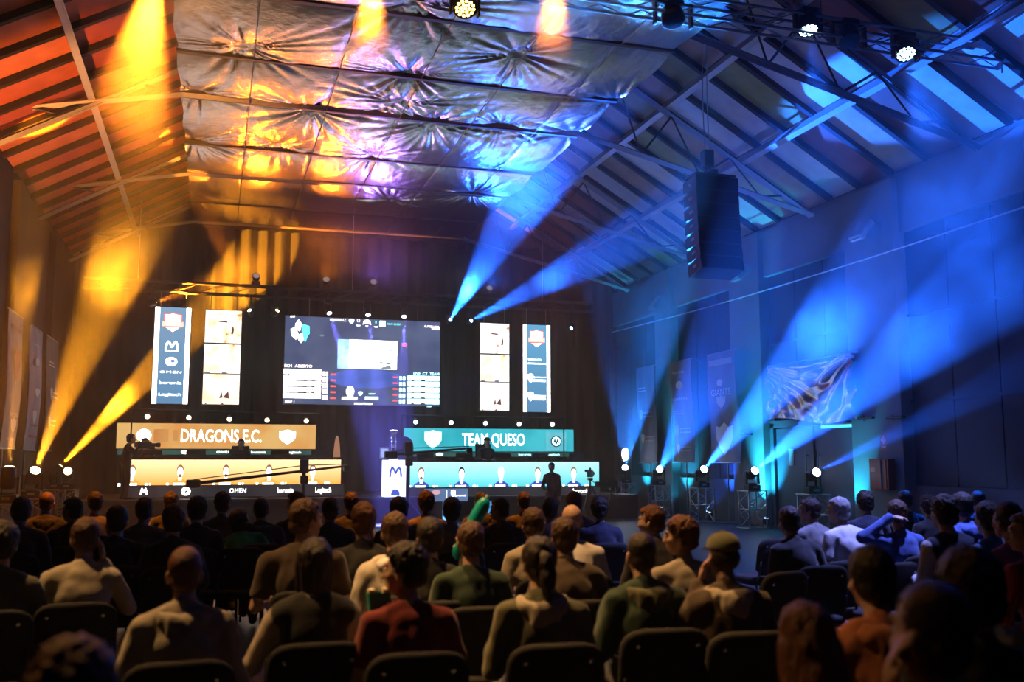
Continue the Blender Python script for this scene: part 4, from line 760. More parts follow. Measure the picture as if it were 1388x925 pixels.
hm.cycles.volume_step_rate = 2.0
def smoke(c, rad, den, lit):
    """A cloud of denser smoke, thinning out to its edge."""
    m = bpy.data.materials.new('smoke'); m.use_nodes = True; nt = m.node_tree; nt.nodes.clear(); N = nt.nodes; L = nt.links
    out = N.new('ShaderNodeOutputMaterial'); vs = N.new('ShaderNodeVolumeScatter'); L.new(vs.outputs[0], out.inputs['Volume']); vs.inputs['Anisotropy'].default_value = .3
    tc = N.new('ShaderNodeTexCoord'); ln = N.new('ShaderNodeVectorMath'); ln.operation = 'LENGTH'; L.new(tc.outputs['Object'], ln.inputs[0])
    n = N.new('ShaderNodeTexNoise'); n.inputs['Scale'].default_value = 1.3 * rad + .6; n.inputs['Detail'].default_value = 3; n.inputs['Distortion'].default_value = .7; L.new(tc.outputs['Object'], n.inputs['Vector'])
    m2 = N.new('ShaderNodeMapRange'); m2.interpolation_type = 'SMOOTHSTEP'; L.new(ln.outputs['Value'], m2.inputs[0])
    for i, q in zip((1, 2, 3, 4), (0, 1, den, 0)): m2.inputs[i].default_value = q
    m3 = N.new('ShaderNodeMapRange'); L.new(n.outputs['Fac'], m3.inputs[0])
    for i, q in zip((1, 2, 3, 4), (.35, .65, .15, .9)): m3.inputs[i].default_value = q
    ml = N.new('ShaderNodeMath'); ml.operation = 'MULTIPLY'; L.new(m2.outputs[0], ml.inputs[0]); L.new(m3.outputs[0], ml.inputs[1]); L.new(ml.outputs[0], vs.inputs['Density'])
    m.cycles.volume_step_rate = .9
    o = MB().ell((0, 0, 0), (1, 1, 1), nu=20, nv=12).build('smoke_plume', m, loc=c); o.scale = (rad,) * 3; tag(o, 'cloud of stage smoke ' + lit, 'smoke', kind='stuff')
for c, rad, den, lit in PLUMES: smoke(c, rad, den, lit)
# ================================================================== people and chairs
def evaluated(mb, voxel, smooth=5, factor=.5, decimate=None):
    """Union of overlapping closed shapes as one continuous skin."""
    me = bpy.data.meshes.new('t'); me.from_pydata([tuple(v) for v in mb.v], [], mb.f)
    bm = bmesh.new(); bm.from_mesh(me); bmesh.ops.recalc_face_normals(bm, faces=bm.faces[:]); bm.to_mesh(me); bm.free()
    o = bpy.data.objects.new('t', me); COL.objects.link(o)
    r = o.modifiers.new('r', 'REMESH'); r.mode = 'VOXEL'; r.voxel_size = voxel
    if smooth: k = o.modifiers.new('s', 'SMOOTH'); k.factor = factor; k.iterations = smooth
    if decimate: k = o.modifiers.new('d', 'DECIMATE'); k.ratio = decimate
    dg = bpy.context.evaluated_depsgraph_get(); out = bpy.data.meshes.new_from_object(o.evaluated_get(dg))
    bpy.data.objects.remove(o); bpy.data.meshes.remove(me); out.polygons.foreach_set('use_smooth', [True] * len(out.polygons)); return out
def cap(b, p, q, r1, r2, n=12):
    p, q = Vector(p), Vector(q); b.tube(p, q, r1, r2, n); b.ell(p, (r1,) * 3, nu=n, nv=8); b.ell(q, (r2,) * 3, nu=n, nv=8)
def rot_about(p, c, R): return Vector(c) + R @ (Vector(p) - Vector(c))
def folds(me, amp, seed, fr=9.):
    for v in me.vertices:
        p = v.co; v.co = p + v.normal * (amp * (noise.noise((p.x * fr, p.y * fr, p.z * fr * .6 + seed)) + .5 * noise.noise((p.x * fr * 2.3 + seed, p.y * fr * 2.3, p.z * fr * 1.4))))
HAIRLEN = {}
def human(seed=0, lean=8., turn=0., yaw=0., tilt=0., left='lap', right='lap', sleeve='long', hair='short', hood=False, build=1., stand=False, legs=None, vest=False):
    """Meshes of one figure facing +Y: continuous body, and shirt, trousers, hair and so on as pieces of their own."""
    rn = random.Random(seed); hipz = .93 if stand else .545
    H = Vector((0, 0, hipz)); T = Euler((-math.radians(lean), 0, 0)).to_matrix() @ Euler((0, 0, math.radians(turn))).to_matrix()
    tp = lambda x, y, z: H + T @ Vector((x, y, z))
    neck0, neck1 = tp(0, -.015, .47), tp(0, .015, .56); hc = neck1 + Vector((0, .025, .115))
    HR = (Euler((0, 0, math.radians(yaw + turn))).to_matrix() @ Euler((-math.radians(tilt), 0, 0)).to_matrix()); pivot = neck1
    hp = lambda x, y, z: rot_about(hc + Vector((x, y, z)) * 1.07, pivot, HR)
    HM = Matrix.Translation(pivot) @ HR.to_4x4() @ Matrix.Translation(hc - pivot) @ Matrix.Scale(1.07, 4)
    sh = {-1: tp(-.185 * build, -.01, .415), 1: tp(.185 * build, -.01, .415)}
    arms = {}
    for sx, pose in ((-1, left), (1, right)):
        s0 = sh[sx]; I = lambda x, y, z: s0 + T @ Vector((sx * x, y, z))
        if pose == 'lap': e = I(.075, .04, -.275); w = e + Vector((-sx * .10, .215, .02 if not stand else -.1)); aim = Vector((-sx * .5, .85, -.1))
        elif pose == 'cross': e = I(.06, .06, -.27); w = e + Vector((-sx * .22, .11, .04)); aim = Vector((-sx, .2, .05))
        elif pose == 'cheek': e = I(.10, .17, -.19); w = hp(sx * .105, .05, -.145); aim = (hp(sx * .09, .035, -.03) - w)
        elif pose == 'brow': e = I(.17, .17, -.13); w = hp(sx * .13, .08, -.04); aim = (hp(sx * .06, .10, .055) - w)
        elif pose == 'out': e = I(.13, .06, -.25); w = e + Vector((sx * .10, .20, -.12)); aim = Vector((sx * .25, .85, -.5))
        elif pose == 'hang': e = I(.04, -.01, -.285); w = e + Vector((sx * .0, .06, -.245)); aim = Vector((0, .15, -1))
        elif pose == 'up': e = I(.10, .20, -.12); w = e + Vector((-sx * .02, .10, .235)); aim = Vector((0, .3, 1))
        elif pose == 'behind': e = I(.23, .02, .05); w = hp(sx * .11, -.07, -.02); aim = hp(0, -.11, -.02) - w
        elif pose == 'camera': e = I(.10, .16, -.20); w = e + Vector((-sx * .03, .17, .17)); aim = Vector((-sx * .2, .8, .5))
        elif pose == 'hips': e = I(.16, -.07, -.23); w = tp(sx * .17, .05, .06); aim = Vector((-sx * .8, .4, -.3))
        arms[sx] = (s0, e, w, aim.normalized())
    if stand: lg = {sx: (H + Vector((sx * .09, 0, -.03)), H + Vector((sx * .105, .03, -.44)), H + Vector((sx * .12, -.02, -.85))) for sx in (-1, 1)}
    else: lg = {sx: (H + Vector((sx * .095, .02, -.0)), Vector((sx * .135, .45, .515)), Vector((sx * .145, .42 + .06 * rn.uniform(-1, 1), .085))) for sx in (-1, 1)}
    def torso(b, g):
        ee = lambda c, r: b.ell(tp(*c), [k + g for k in r], rot=(-math.radians(lean), 0, math.radians(turn)), nu=20, nv=12)
        ee((0, -.005, .05), (.165 * build, .115, .13)); ee((0, 0, .17), (.145 * build, .105, .15)); ee((0, -.01, .30), (.165 * build, .12, .17)); ee((0, -.015, .39), (.15 * build, .095, .11))
        cap(b, tp(-.155 * build, -.015, .41), tp(.155 * build, -.015, .41), .062 + g, .062 + g)
        for sx in (-1, 1): cap(b, tp(sx * .06, -.02, .47), tp(sx * .165 * build, -.015, .42), .045 + g, .05 + g)
    # body
    b = MB(); torso(b, 0); cap(b, neck0, neck1 + HR @ Vector((0, .01, .03)), .058, .053)
    def he(c, r, rot=(0, 0, 0), nu=14, nv=9): b.ell(c, r, rot, nu, nv, M=HM)
    he((0, -.012, .03), (.074, .094, .088), nu=20, nv=14); he((0, .02, -.02), (.066, .076, .085), nu=18, nv=12); he((0, .04, -.075), (.046, .05, .045)); he((0, .068, -.098), (.022, .018, .018))
    he((0, .094, -.015), (.012, .020, .030)); he((0, .108, -.038), (.016, .017, .012)); he((0, .087, -.066), (.026, .012, .007)); he((0, .085, -.079), (.023, .012, .008)); he((0, .084, .026), (.054, .017, .011))
    for sx in (-1, 1):
        he((sx * .076, -.008, -.02), (.009, .020, .033), rot=(.2, 0, sx * .35)); he((sx * .080, -.016, -.008), (.006, .012, .018), rot=(0, 0, sx * .5)); he((sx * .045, .063, -.03), (.02, .02, .018))
        s0, e, w, aim = arms[sx]; cap(b, s0, e, .05, .04); cap(b, e, w, .04, .027)
        side = aim.cross(Vector((0, 0, 1))); side = side.normalized() if side.length > .1 else Vector((1, 0, 0)); nrm = side.cross(aim).normalized()
        pc = w + aim * .055; X3 = Matrix((side, aim, nrm)).transposed()
        b.ell((0, 0, 0), (.041, .052, .017), nu=12, nv=8, M=Matrix.Translation(pc) @ X3.to_4x4())
        for k, (off, ln) in enumerate(((-.031, .072), (-.010, .082), (.011, .076), (.031, .058))):
            p0 = w + X3 @ Vector((off, .085, 0)); p1 = p0 + X3 @ Vector((off * .15, ln * .45, -.006)); p2 = p1 + X3 @ Vector((0, ln * .33, -.016)); p3 = p2 + X3 @ Vector((0, ln * .22, -.018))
            cap(b, p0, p1, .0095, .009, 8); cap(b, p1, p2, .009, .0085, 8); cap(b, p2, p3, .0085, .0075, 8)
        ts = -1 if sx > 0 else 1
        p0 = w + X3 @ Vector((ts * -.022 * -1, .03, -.004)); p1 = w + X3 @ Vector((ts * .055, .065, -.012)); p2 = w + X3 @ Vector((ts * .058, .098, -.02)); cap(b, p0, p1, .013, .011, 8); cap(b, p1, p2, .011, .009, 8)
        a, k_, f_ = lg[sx]; cap(b, a, k_, .085, .055); cap(b, k_, f_, .055, .036); cap(b, f_ + Vector((0, -.03, -.04)), f_ + Vector((sx * .02, .14, -.05)), .033, .028)
    R = {'body': evaluated(b, .0095, 2, .4, .5)}
    # shirt or hoodie
    b = MB(); g = .02 if hood else .012; torso(b, g); cap(b, neck0 - T @ Vector((0, 0, .03)), neck0 + T @ Vector((0, 0, .028)), .068 + g * .4, .062 + g * .4)
    for sx in (-1, 1):
        s0, e, w, aim = arms[sx]; cap(b, s0, e, .054 + g, .046 + g)
        if sleeve == 'long': cap(b, e, e.lerp(w, .97), .046 + g, .031 + g * .8)
        elif sleeve == 'short': pass
    if sleeve == 'short':
        b2 = MB(); torso(b2, g); cap(b2, neck0 - T @ Vector((0, 0, .03)), neck0 + T @ Vector((0, 0, .02)), .066, .06)
        for sx in (-1, 1): s0, e, w, aim = arms[sx]; b2.tube(s0, s0.lerp(e, .8), .068, .064, 14); b2.ell(s0, (.068,) * 3)
        b = b2
    R['shirt'] = evaluated(b, .017, 5); folds(R['shirt'], .016 if hood else .012, seed)
    b = MB(); torso(b, g + .012); R['vest'] = evaluated(b, .02, 4) if vest else None
    if hood:
        b = MB(); pts = []
        for k in range(9):
            a = PI * (k / 8) ; x = .115 * math.cos(a); y = -.02 - .075 * math.sin(a); pts.append((tp(x, y, .475 - .045 * math.sin(a)), .034 + .022 * math.sin(a)))
        for (p, r), (q, r2) in zip(pts, pts[1:]): cap(b, p, q, r, r2)
        b.ell(tp(0, -.115, .385), (.085, .035, .075), rot=(-math.radians(lean) + .2, 0, 0))
        R['hood'] = evaluated(b, .014, 4); folds(R['hood'], .014, seed + 5, 14)
    # trousers and shoes
    b = MB(); b.ell(H + Vector((0, -.005, .03)), (.182 * build, .135, .125))
    for sx in (-1, 1): a, k_, f_ = lg[sx]; cap(b, a, k_, .098, .072); cap(b, k_, f_ + Vector((0, 0, .02)), .070, .058)
    R['trousers'] = evaluated(b, .02, 4); folds(R['trousers'], .008, seed + 9)
    for sx in (-1, 1):
        f_ = lg[sx][2]; b = MB(); cap(b, f_ + Vector((0, -.045, -.035)), f_ + Vector((sx * .02, .15, -.045)), .045, .040); b.ell(f_ + Vector((0, -.02, .0)), (.048, .055, .04)); R['shoe%d' % sx] = evaluated(b, .016, 3)
    # hair, cap, headset
    b = MB()
    if hair in ('short', 'buzz', 'curly', 'thick'):
        o = {'buzz': .004, 'short': .011, 'curly': .02, 'thick': .017}[hair]
        b.ell((0, -.014, .034), (.074 + o, .094 + o, .088 + o), nu=32, nv=22, M=HM)
        b.ell((0, -.045, -.03), (.062 + o, .058 + o * .8, .055 + o * .6), nu=22, nv=14, M=HM)
        if hair != 'buzz': b.ell((0, .055, .082), (.05, .036, .024), rot=(-.4, 0, 0), M=HM)
        me = evaluated(b, .009, 2); inv = HM.inverted()
        for v in me.vertices:                      # sinks below the skin where there is no hair
            q = inv @ v.co; nz = noise.noise((q.x * 45 + seed, q.y * 45, q.z * 28)) + .6 * noise.noise((q.x * 90, q.y * 90 + seed, q.z * 50))
            line = .045 + (.03 if abs(q.x) > .05 else 0) if q.y > .02 else (-.012 if q.y > -.025 else -.085)
            if q.y > .045: line = .062
            if q.z < line: q = Vector((q.x * .82, q.y * .82, q.z))
            else: q = q + (q - Vector((0, -.01, .02))).normalized() * nz * {'buzz': .0015, 'short': .006, 'curly': .012, 'thick': .009}[hair]
            v.co = HM @ q
        R['hair'] = me
    elif hair in ('long', 'ponytail', 'bob'):
        b.ell((0, -.016, .034), (.090, .110, .102), nu=24, nv=16, M=HM)
        if hair == 'long': cap(b, hp(0, -.06, .0), tp(0, -.12, .30), .085, .07); [cap(b, hp(sx * .06, -.03, -.01), tp(sx * .09, -.085, .31), .05, .04) for sx in (-1, 1)]
        elif hair == 'bob': cap(b, hp(0, -.055, 0), hp(0, -.05, -.12), .085, .075); [cap(b, hp(sx * .062, -.01, 0), hp(sx * .066, .01, -.12), .036, .03) for sx in (-1, 1)]
        else: b.ell((0, -.055, -.03), (.066, .06, .06), M=HM)
        me = evaluated(b, .011, 3); inv = HM.inverted()
        for v in me.vertices:
            q = inv @ v.co
            if q.y > .05 and q.z < .065: q = Vector((q.x, q.y * .6, q.z))
            q += (q - Vector((0, -.01, .0))).normalized() * (.010 * noise.noise((q.x * 50, q.y * 50, q.z * 9 + seed)) + .006 * noise.noise((q.x * 24, q.y * 24 + seed, q.z * 12))); v.co = HM @ q
        R['hair'] = me
        if hair == 'ponytail':
            b = MB(); pts = [hp(0, -.10, .05), hp(.005, -.155, .03), hp(.01, -.17, -.05), hp(.012, -.155, -.14), hp(.01, -.13, -.20)]; rr = [.024, .038, .046, .036, .012]
            for (p, r), (q, r2) in zip(zip(pts, rr), list(zip(pts, rr))[1:]): cap(b, p, q, r, r2)
            R['ponytail'] = evaluated(b, .01, 3); folds(R['ponytail'], .010, seed, 30)
            R['hair_tie'] = None
    elif hair == 'cap':
        b.ell((0, -.03, .0), (.079, .085, .075), M=HM); R['hair'] = evaluated(b, .010, 2); folds(R['hair'], .004, seed, 40)
    if hair == 'cap':
        b = MB(); b.ell((0, -.012, .05), (.088, .108, .085), nu=28, nv=18, M=HM); me = evaluated(b, .009, 2); inv = HM.inverted()
        for v in me.vertices:
            q = inv @ v.co
            if q.z < .045: q = Vector((q.x * .985, q.y * .985, .036 + (q.z + .04) * .08))
            v.co = HM @ q
        R['cap'] = me
        b = MB(); vs = []
        for k in range(13):
            a = PI * k / 12; vs += [(.078 * math.cos(a), .06 + .02 * math.sin(a), .045), (.076 * math.cos(a), .075 + .095 * math.sin(a), .04 - .012 * math.sin(a))]
        n = len(vs); vs += [(x, y, z - .006) for x, y, z in vs]; fs = []
        for k in range(12): fs += [(2 * k, 2 * k + 1, 2 * k + 3, 2 * k + 2), (n + 2 * k, n + 2 * k + 2, n + 2 * k + 3, n + 2 * k + 1), (2 * k + 1, n + 2 * k + 1, n + 2 * k + 3, 2 * k + 3)]
        b.add(vs, fs, HM); me = bpy.data.meshes.new('brim'); me.from_pydata([tuple(v) for v in b.v], [], b.f); R['brim'] = me
        b = MB(); b.ell((0, -.012, .137), (.008, .008, .005), nu=8, nv=5, M=HM); me = bpy.data.meshes.new('button'); me.from_pydata([tuple(v) for v in b.v], [], b.f); R['cap_button'] = me
    if hair == 'headset_short': pass
    for sx in (-1, 1):
        b = MB(); b.ell((sx * .031, .077, .0), (.0135, .011, .009), nu=12, nv=8, M=HM); me = bpy.data.meshes.new('eye'); me.from_pydata([tuple(v) for v in b.v], [], b.f); R['eye%d' % sx] = me
        b = MB(); b.ell((sx * .031, .0865, .0), (.006, .003, .006), nu=10, nv=6, M=HM); me = bpy.data.meshes.new('iris'); me.from_pydata([tuple(v) for v in b.v], [], b.f); R['iris%d' % sx] = me
    R['_HM'] = HM; R['_hand'] = {sx: arms[sx][2] + arms[sx][3] * .09 for sx in arms}; R['_top'] = (HM @ Vector((0, -.01, .128))).z
    return R
SKIN = [mat('skin_light', (.58, .36, .26), .55, var=.1, bump=.03, spec=.35), mat('skin_tan', (.46, .27, .18), .55, var=.1, bump=.03, spec=.35)]
HAIRM = {'dark': mat('hair_dark', (.022, .014, .010), .5, var=.4, scale=40, bump=.6, bscale=120, stretch=(1, 1, .25)), 'brown': mat('hair_brown', (.08, .038, .018), .5, var=.4, scale=40, bump=.6, bscale=120, stretch=(1, 1, .25)), 'auburn': mat('hair_auburn', (.13, .045, .018), .5, var=.4, scale=40, bump=.6, bscale=120, stretch=(1, 1, .25)), 'grey': mat('hair_grey', (.34, .33, .33), .55, var=.3, scale=40, bump=.6, bscale=120), 'blond': mat('hair_fair', (.28, .17, .07), .5, var=.3, scale=40, bump=.6, bscale=120)}
def cloth(n, c): return mat('cloth_' + n, c, .9, var=.16, scale=14, bump=.25, bscale=160, sheen=.25)
CL = {n: cloth(n, c) for n, c in dict(black=(.012, .012, .013), charcoal=(.035, .035, .038), navy=(.015, .02, .05), tan=(.42, .37, .29), cream=(.58, .53, .45), brown=(.07, .045, .03), olive=(.11, .11, .06), darkgreen=(.02, .05, .03), green=(.02, .42, .12), maroon=(.22, .02, .02), red=(.42, .04, .03), white=(.72, .70, .70), blue=(.07, .13, .40), lightblue=(.20, .38, .60), pink=(.62, .18, .38), rust=(.40, .13, .05), grey=(.22, .21, .21), denim=(.035, .05, .09)).items()}
CL['white'] = cloth('white_shirt', (.75, .72, .73)); EYEM = mat('eye_white', (.7, .68, .65), .2, var=0)
PROTO = {}
KINDS = dict(
    navyvest=dict(seed=26, lean=6, vest=True, hair='thick'), plain=dict(seed=1, lean=6), still=dict(seed=2, lean=2, hair='thick'), hunch=dict(seed=3, lean=16, tilt=8, hair='short'), tee=dict(seed=4, lean=8, sleeve='short', hair='short'),
    hoodie=dict(seed=5, lean=10, hood=True, hair='buzz', left='lap', right='lap'), hoodie2=dict(seed=6, lean=14, hood=True, hair='short', tilt=4), cheek=dict(seed=7, lean=12, right='cheek', hair='short', tilt=4), cheekL=dict(seed=8, lean=10, left='cheek', hair='buzz', yaw=25),
    long=dict(seed=9, lean=6, hair='long'), bob=dict(seed=10, vest=True, lean=8, hair='bob', left='out'), pony=dict(seed=11, lean=6, hair='ponytail', hood=True, sleeve='none'), cap=dict(seed=12, lean=8, hair='cap', hood=True, left='cheek', yaw=8), bald=dict(seed=13, lean=8, hair='none', sleeve='short', yaw=-10), lookR=dict(seed=14, lean=8, yaw=-55, sleeve='short', hair='short', build=1.12),
    lookL=dict(seed=15, lean=8, yaw=50, hair='short'), lookL2=dict(seed=16, lean=6, yaw=62, hair='thick', sleeve='short'), bend=dict(seed=17, lean=46, tilt=-22, yaw=-20, sleeve='short', hair='short', turn=-18, left='lap', right='cheek'), white=dict(seed=18, lean=12, yaw=22, sleeve='short', hair='short', left='cross', build=1.08), behind=dict(seed=19, lean=4, left='behind', right='lap', hair='short'), up=dict(seed=20, lean=6, right='up', hair='short'),
    curly=dict(seed=21, lean=4, hair='curly'), stand=dict(seed=22, stand=True, lean=2, left='hang', right='lap', hair='short'), camera=dict(seed=23, stand=True, lean=6, left='camera', right='camera', hair='short'), player=dict(seed=24, lean=10, left='lap', right='lap', hair='short', tilt=-2), playercap=dict(seed=25, lean=8, hair='cap', yaw=10))
def person(kind, label, x, y, z=0., rz=0., s=1., shirt='black', trousers='denim', hair='dark', skin=0, group=None, capm='olive', hoodm=None, vestm='black'):
    if kind not in PROTO: PROTO[kind] = human(**KINDS[kind])
    P = PROTO[kind]; r = bpy.data.objects.new('person', P['body']); COL.objects.link(r); r.location = (x, y, z); r.rotation_euler = (0, 0, rz); r.scale = (s, s, s); tag(r, label, 'person', group)
    def put(key, name, m, parent=r):
        if P.get(key) is None: return None
        me = P[key]
        if not me.materials: me.materials.append(None)
        o = bpy.data.objects.new(name, me); COL.objects.link(o); o.parent = parent; o.material_slots[0].link = 'OBJECT'; o.material_slots[0].material = m; return o
    me = P['body']
    if not me.materials: me.materials.append(None)
    r.material_slots[0].link = 'OBJECT'; r.material_slots[0].material = SKIN[skin]
    sh = put('shirt', 'shirt', CL[shirt]); put('hood', 'hood', CL[hoodm or shirt], sh); put('vest', 'vest', CL[vestm]); put('trousers', 'trousers', CL[trousers]); put('hair', 'hair', HAIRM[hair]); hr = [c for c in r.children if c.name.startswith('hair')]
    put('ponytail', 'ponytail', HAIRM[hair], hr[0] if hr else r); c = put('cap', 'cap', CL[capm]); put('brim', 'brim', CL[capm], c); put('cap_button', 'button', CL[capm], c)
    for sx in (-1, 1): put('shoe%d' % sx, 'shoe', CL['charcoal']); put('iris%d' % sx, 'iris', HAIRM['dark'], put('eye%d' % sx, 'eye', EYEM))
    return r
# the hall's chair: padded seat, rounded padded back, steel legs
CHB = mat('chair_black_fabric', (.016, .016, .018), .85, bump=.25, bscale=180); CHF = mat('chair_frame_steel', (.06, .06, .065), .35, .8, .1)
def rounded_slab(w, h, t, R=.1, top=.16, bend=.05, n=10):
    """Backrest: an outline with a wide round top, bent backwards, t thick."""
    out = [(-w / 2 + R * (1 - math.cos(a)), R * (1 - math.sin(a))) for a in np.linspace(0, PI / 2, 4)][::-1]
    out = [(x, z) for x, z in [(-w / 2 + .05, 0), (-w / 2, .06)]]
    for k in range(n + 1):
        a = PI - PI * k / n; out.append((w / 2 * math.copysign(abs(math.cos(a)) ** .55, math.cos(a)), h - top + top * math.sin(a) ** .7))
    out += [(w / 2, .06), (w / 2 - .05, 0)]
    b = MB(); cols = []
    for sgn, off, sc in ((1, t / 2 - .008, .94), (1, t / 2, .86), (-1, -t / 2, .86), (-1, -t / 2 + .008, .94)): pass
    rings = []
    for off, sc in ((t / 2, .80), (t / 2 - .006, .93), (t / 2 - .02, 1.0), (-t / 2 + .02, 1.0), (-t / 2 + .006, .93), (-t / 2, .80)):
        rings.append([((x * sc), off - bend * 4 * (1 - (x * 2 / w) ** 2) * .25 + bend * .5, (z - h / 2) * sc + h / 2) for x, z in out])
    m = len(out); vs = [p for r_ in rings for p in r_]; fs = []
    for j in range(len(rings) - 1):
        for k in range(m): fs.append((j * m + k, j * m + (k + 1) % m, (j + 1) * m + (k + 1) % m, (j + 1) * m + k))
    fs += [tuple(range(m))[::-1], tuple(range((len(rings) - 1) * m, len(rings) * m))]
    return b.add(vs, fs)
def make_chair():
    r = empty('conference_chair')
    MB().cbox((0, .02, .415), (.46, .46, .07), bev=.028).build('seat', CHB, r, True)
    bk = rounded_slab(.46, .40, .06); M = Matrix.Translation((0, -.235, .47)) @ Euler((math.radians(9), 0, 0)).to_matrix().to_4x4(); bk.v = [tuple(M @ Vector(p)) for p in bk.v]; bo = bk.build('backrest', CHB, r, True)
    for sx in (-1, 1):
        MB().lathe([(.011, 0), (.011, .004), (.006, .007)], 10, M=M @ Matrix.Translation((sx * .15, -.022, .315)) @ Euler((PI / 2, 0, 0)).to_matrix().to_4x4()).build('rivet', CHROME, bo)
        MB().path([(sx * .21, -.2, .40), (sx * .205, -.235, .48), (sx * .2, -.265, .62)], .012, 8).build('back_post', CHF, r, True)
        MB().path([(sx * .21, .2, .385), (sx * .215, .235, .012)], .012, 8).build('leg', CHF, r, True); MB().path([(sx * .21, -.19, .385), (sx * .215, -.25, .012)], .012, 8).build('leg', CHF, r, True)
        MB().tube((sx * .21, .2, .375), (sx * .21, -.19, .375), .011).build('side_rail', CHF, r, True)
    MB().tube((-.21, .2, .375), (.21, .2, .375), .011).tube((-.21, -.19, .375), (.21, -.19, .375), .011).build('cross_rail', CHF, r, True)
    return r
chair0 = None
def chair(x, y, rz, label, group=None):
    global chair0
    if chair0 is None: chair0 = make_chair(); o = chair0
    else: o = copy_tree(chair0)
    o.location = (x, y, 0); o.rotation_euler = (0, 0, rz); tag(o, label, 'chair', group); return o
CHAIR_OFF = -.02
def sit(kind, px, py, H, label, rz=0., chair_label=None, chair_group=None, s=None, **k):
    """Seats a person whose crown shows at picture point (px, py) when it is H high, and puts the chair under them."""
    if kind not in PROTO: PROTO[kind] = human(**KINDS[kind])
    top = PROTO[kind]['_top']; a = atZ(px, py, H); sc = (H - .452) / (top - .452); d = (PROTO[kind]['_HM'] @ Vector((0, -.01, .128))); rzt = rz - math.atan2(a.x, a.y) * .35
    zoff = .452 * (1 - sc) + .02; off = Euler((0, 0, rzt)).to_matrix() @ Vector((d.x, d.y, 0)) * sc
    x, y = a.x - off.x, a.y - off.y; p = person(kind, label, x, y, zoff, rzt, sc, **k)
    co = Euler((0, 0, rzt)).to_matrix() @ Vector((0, CHAIR_OFF, 0))
    if chair_label: chair(x + co.x, y + co.y, rzt, chair_label, chair_group)
    return p
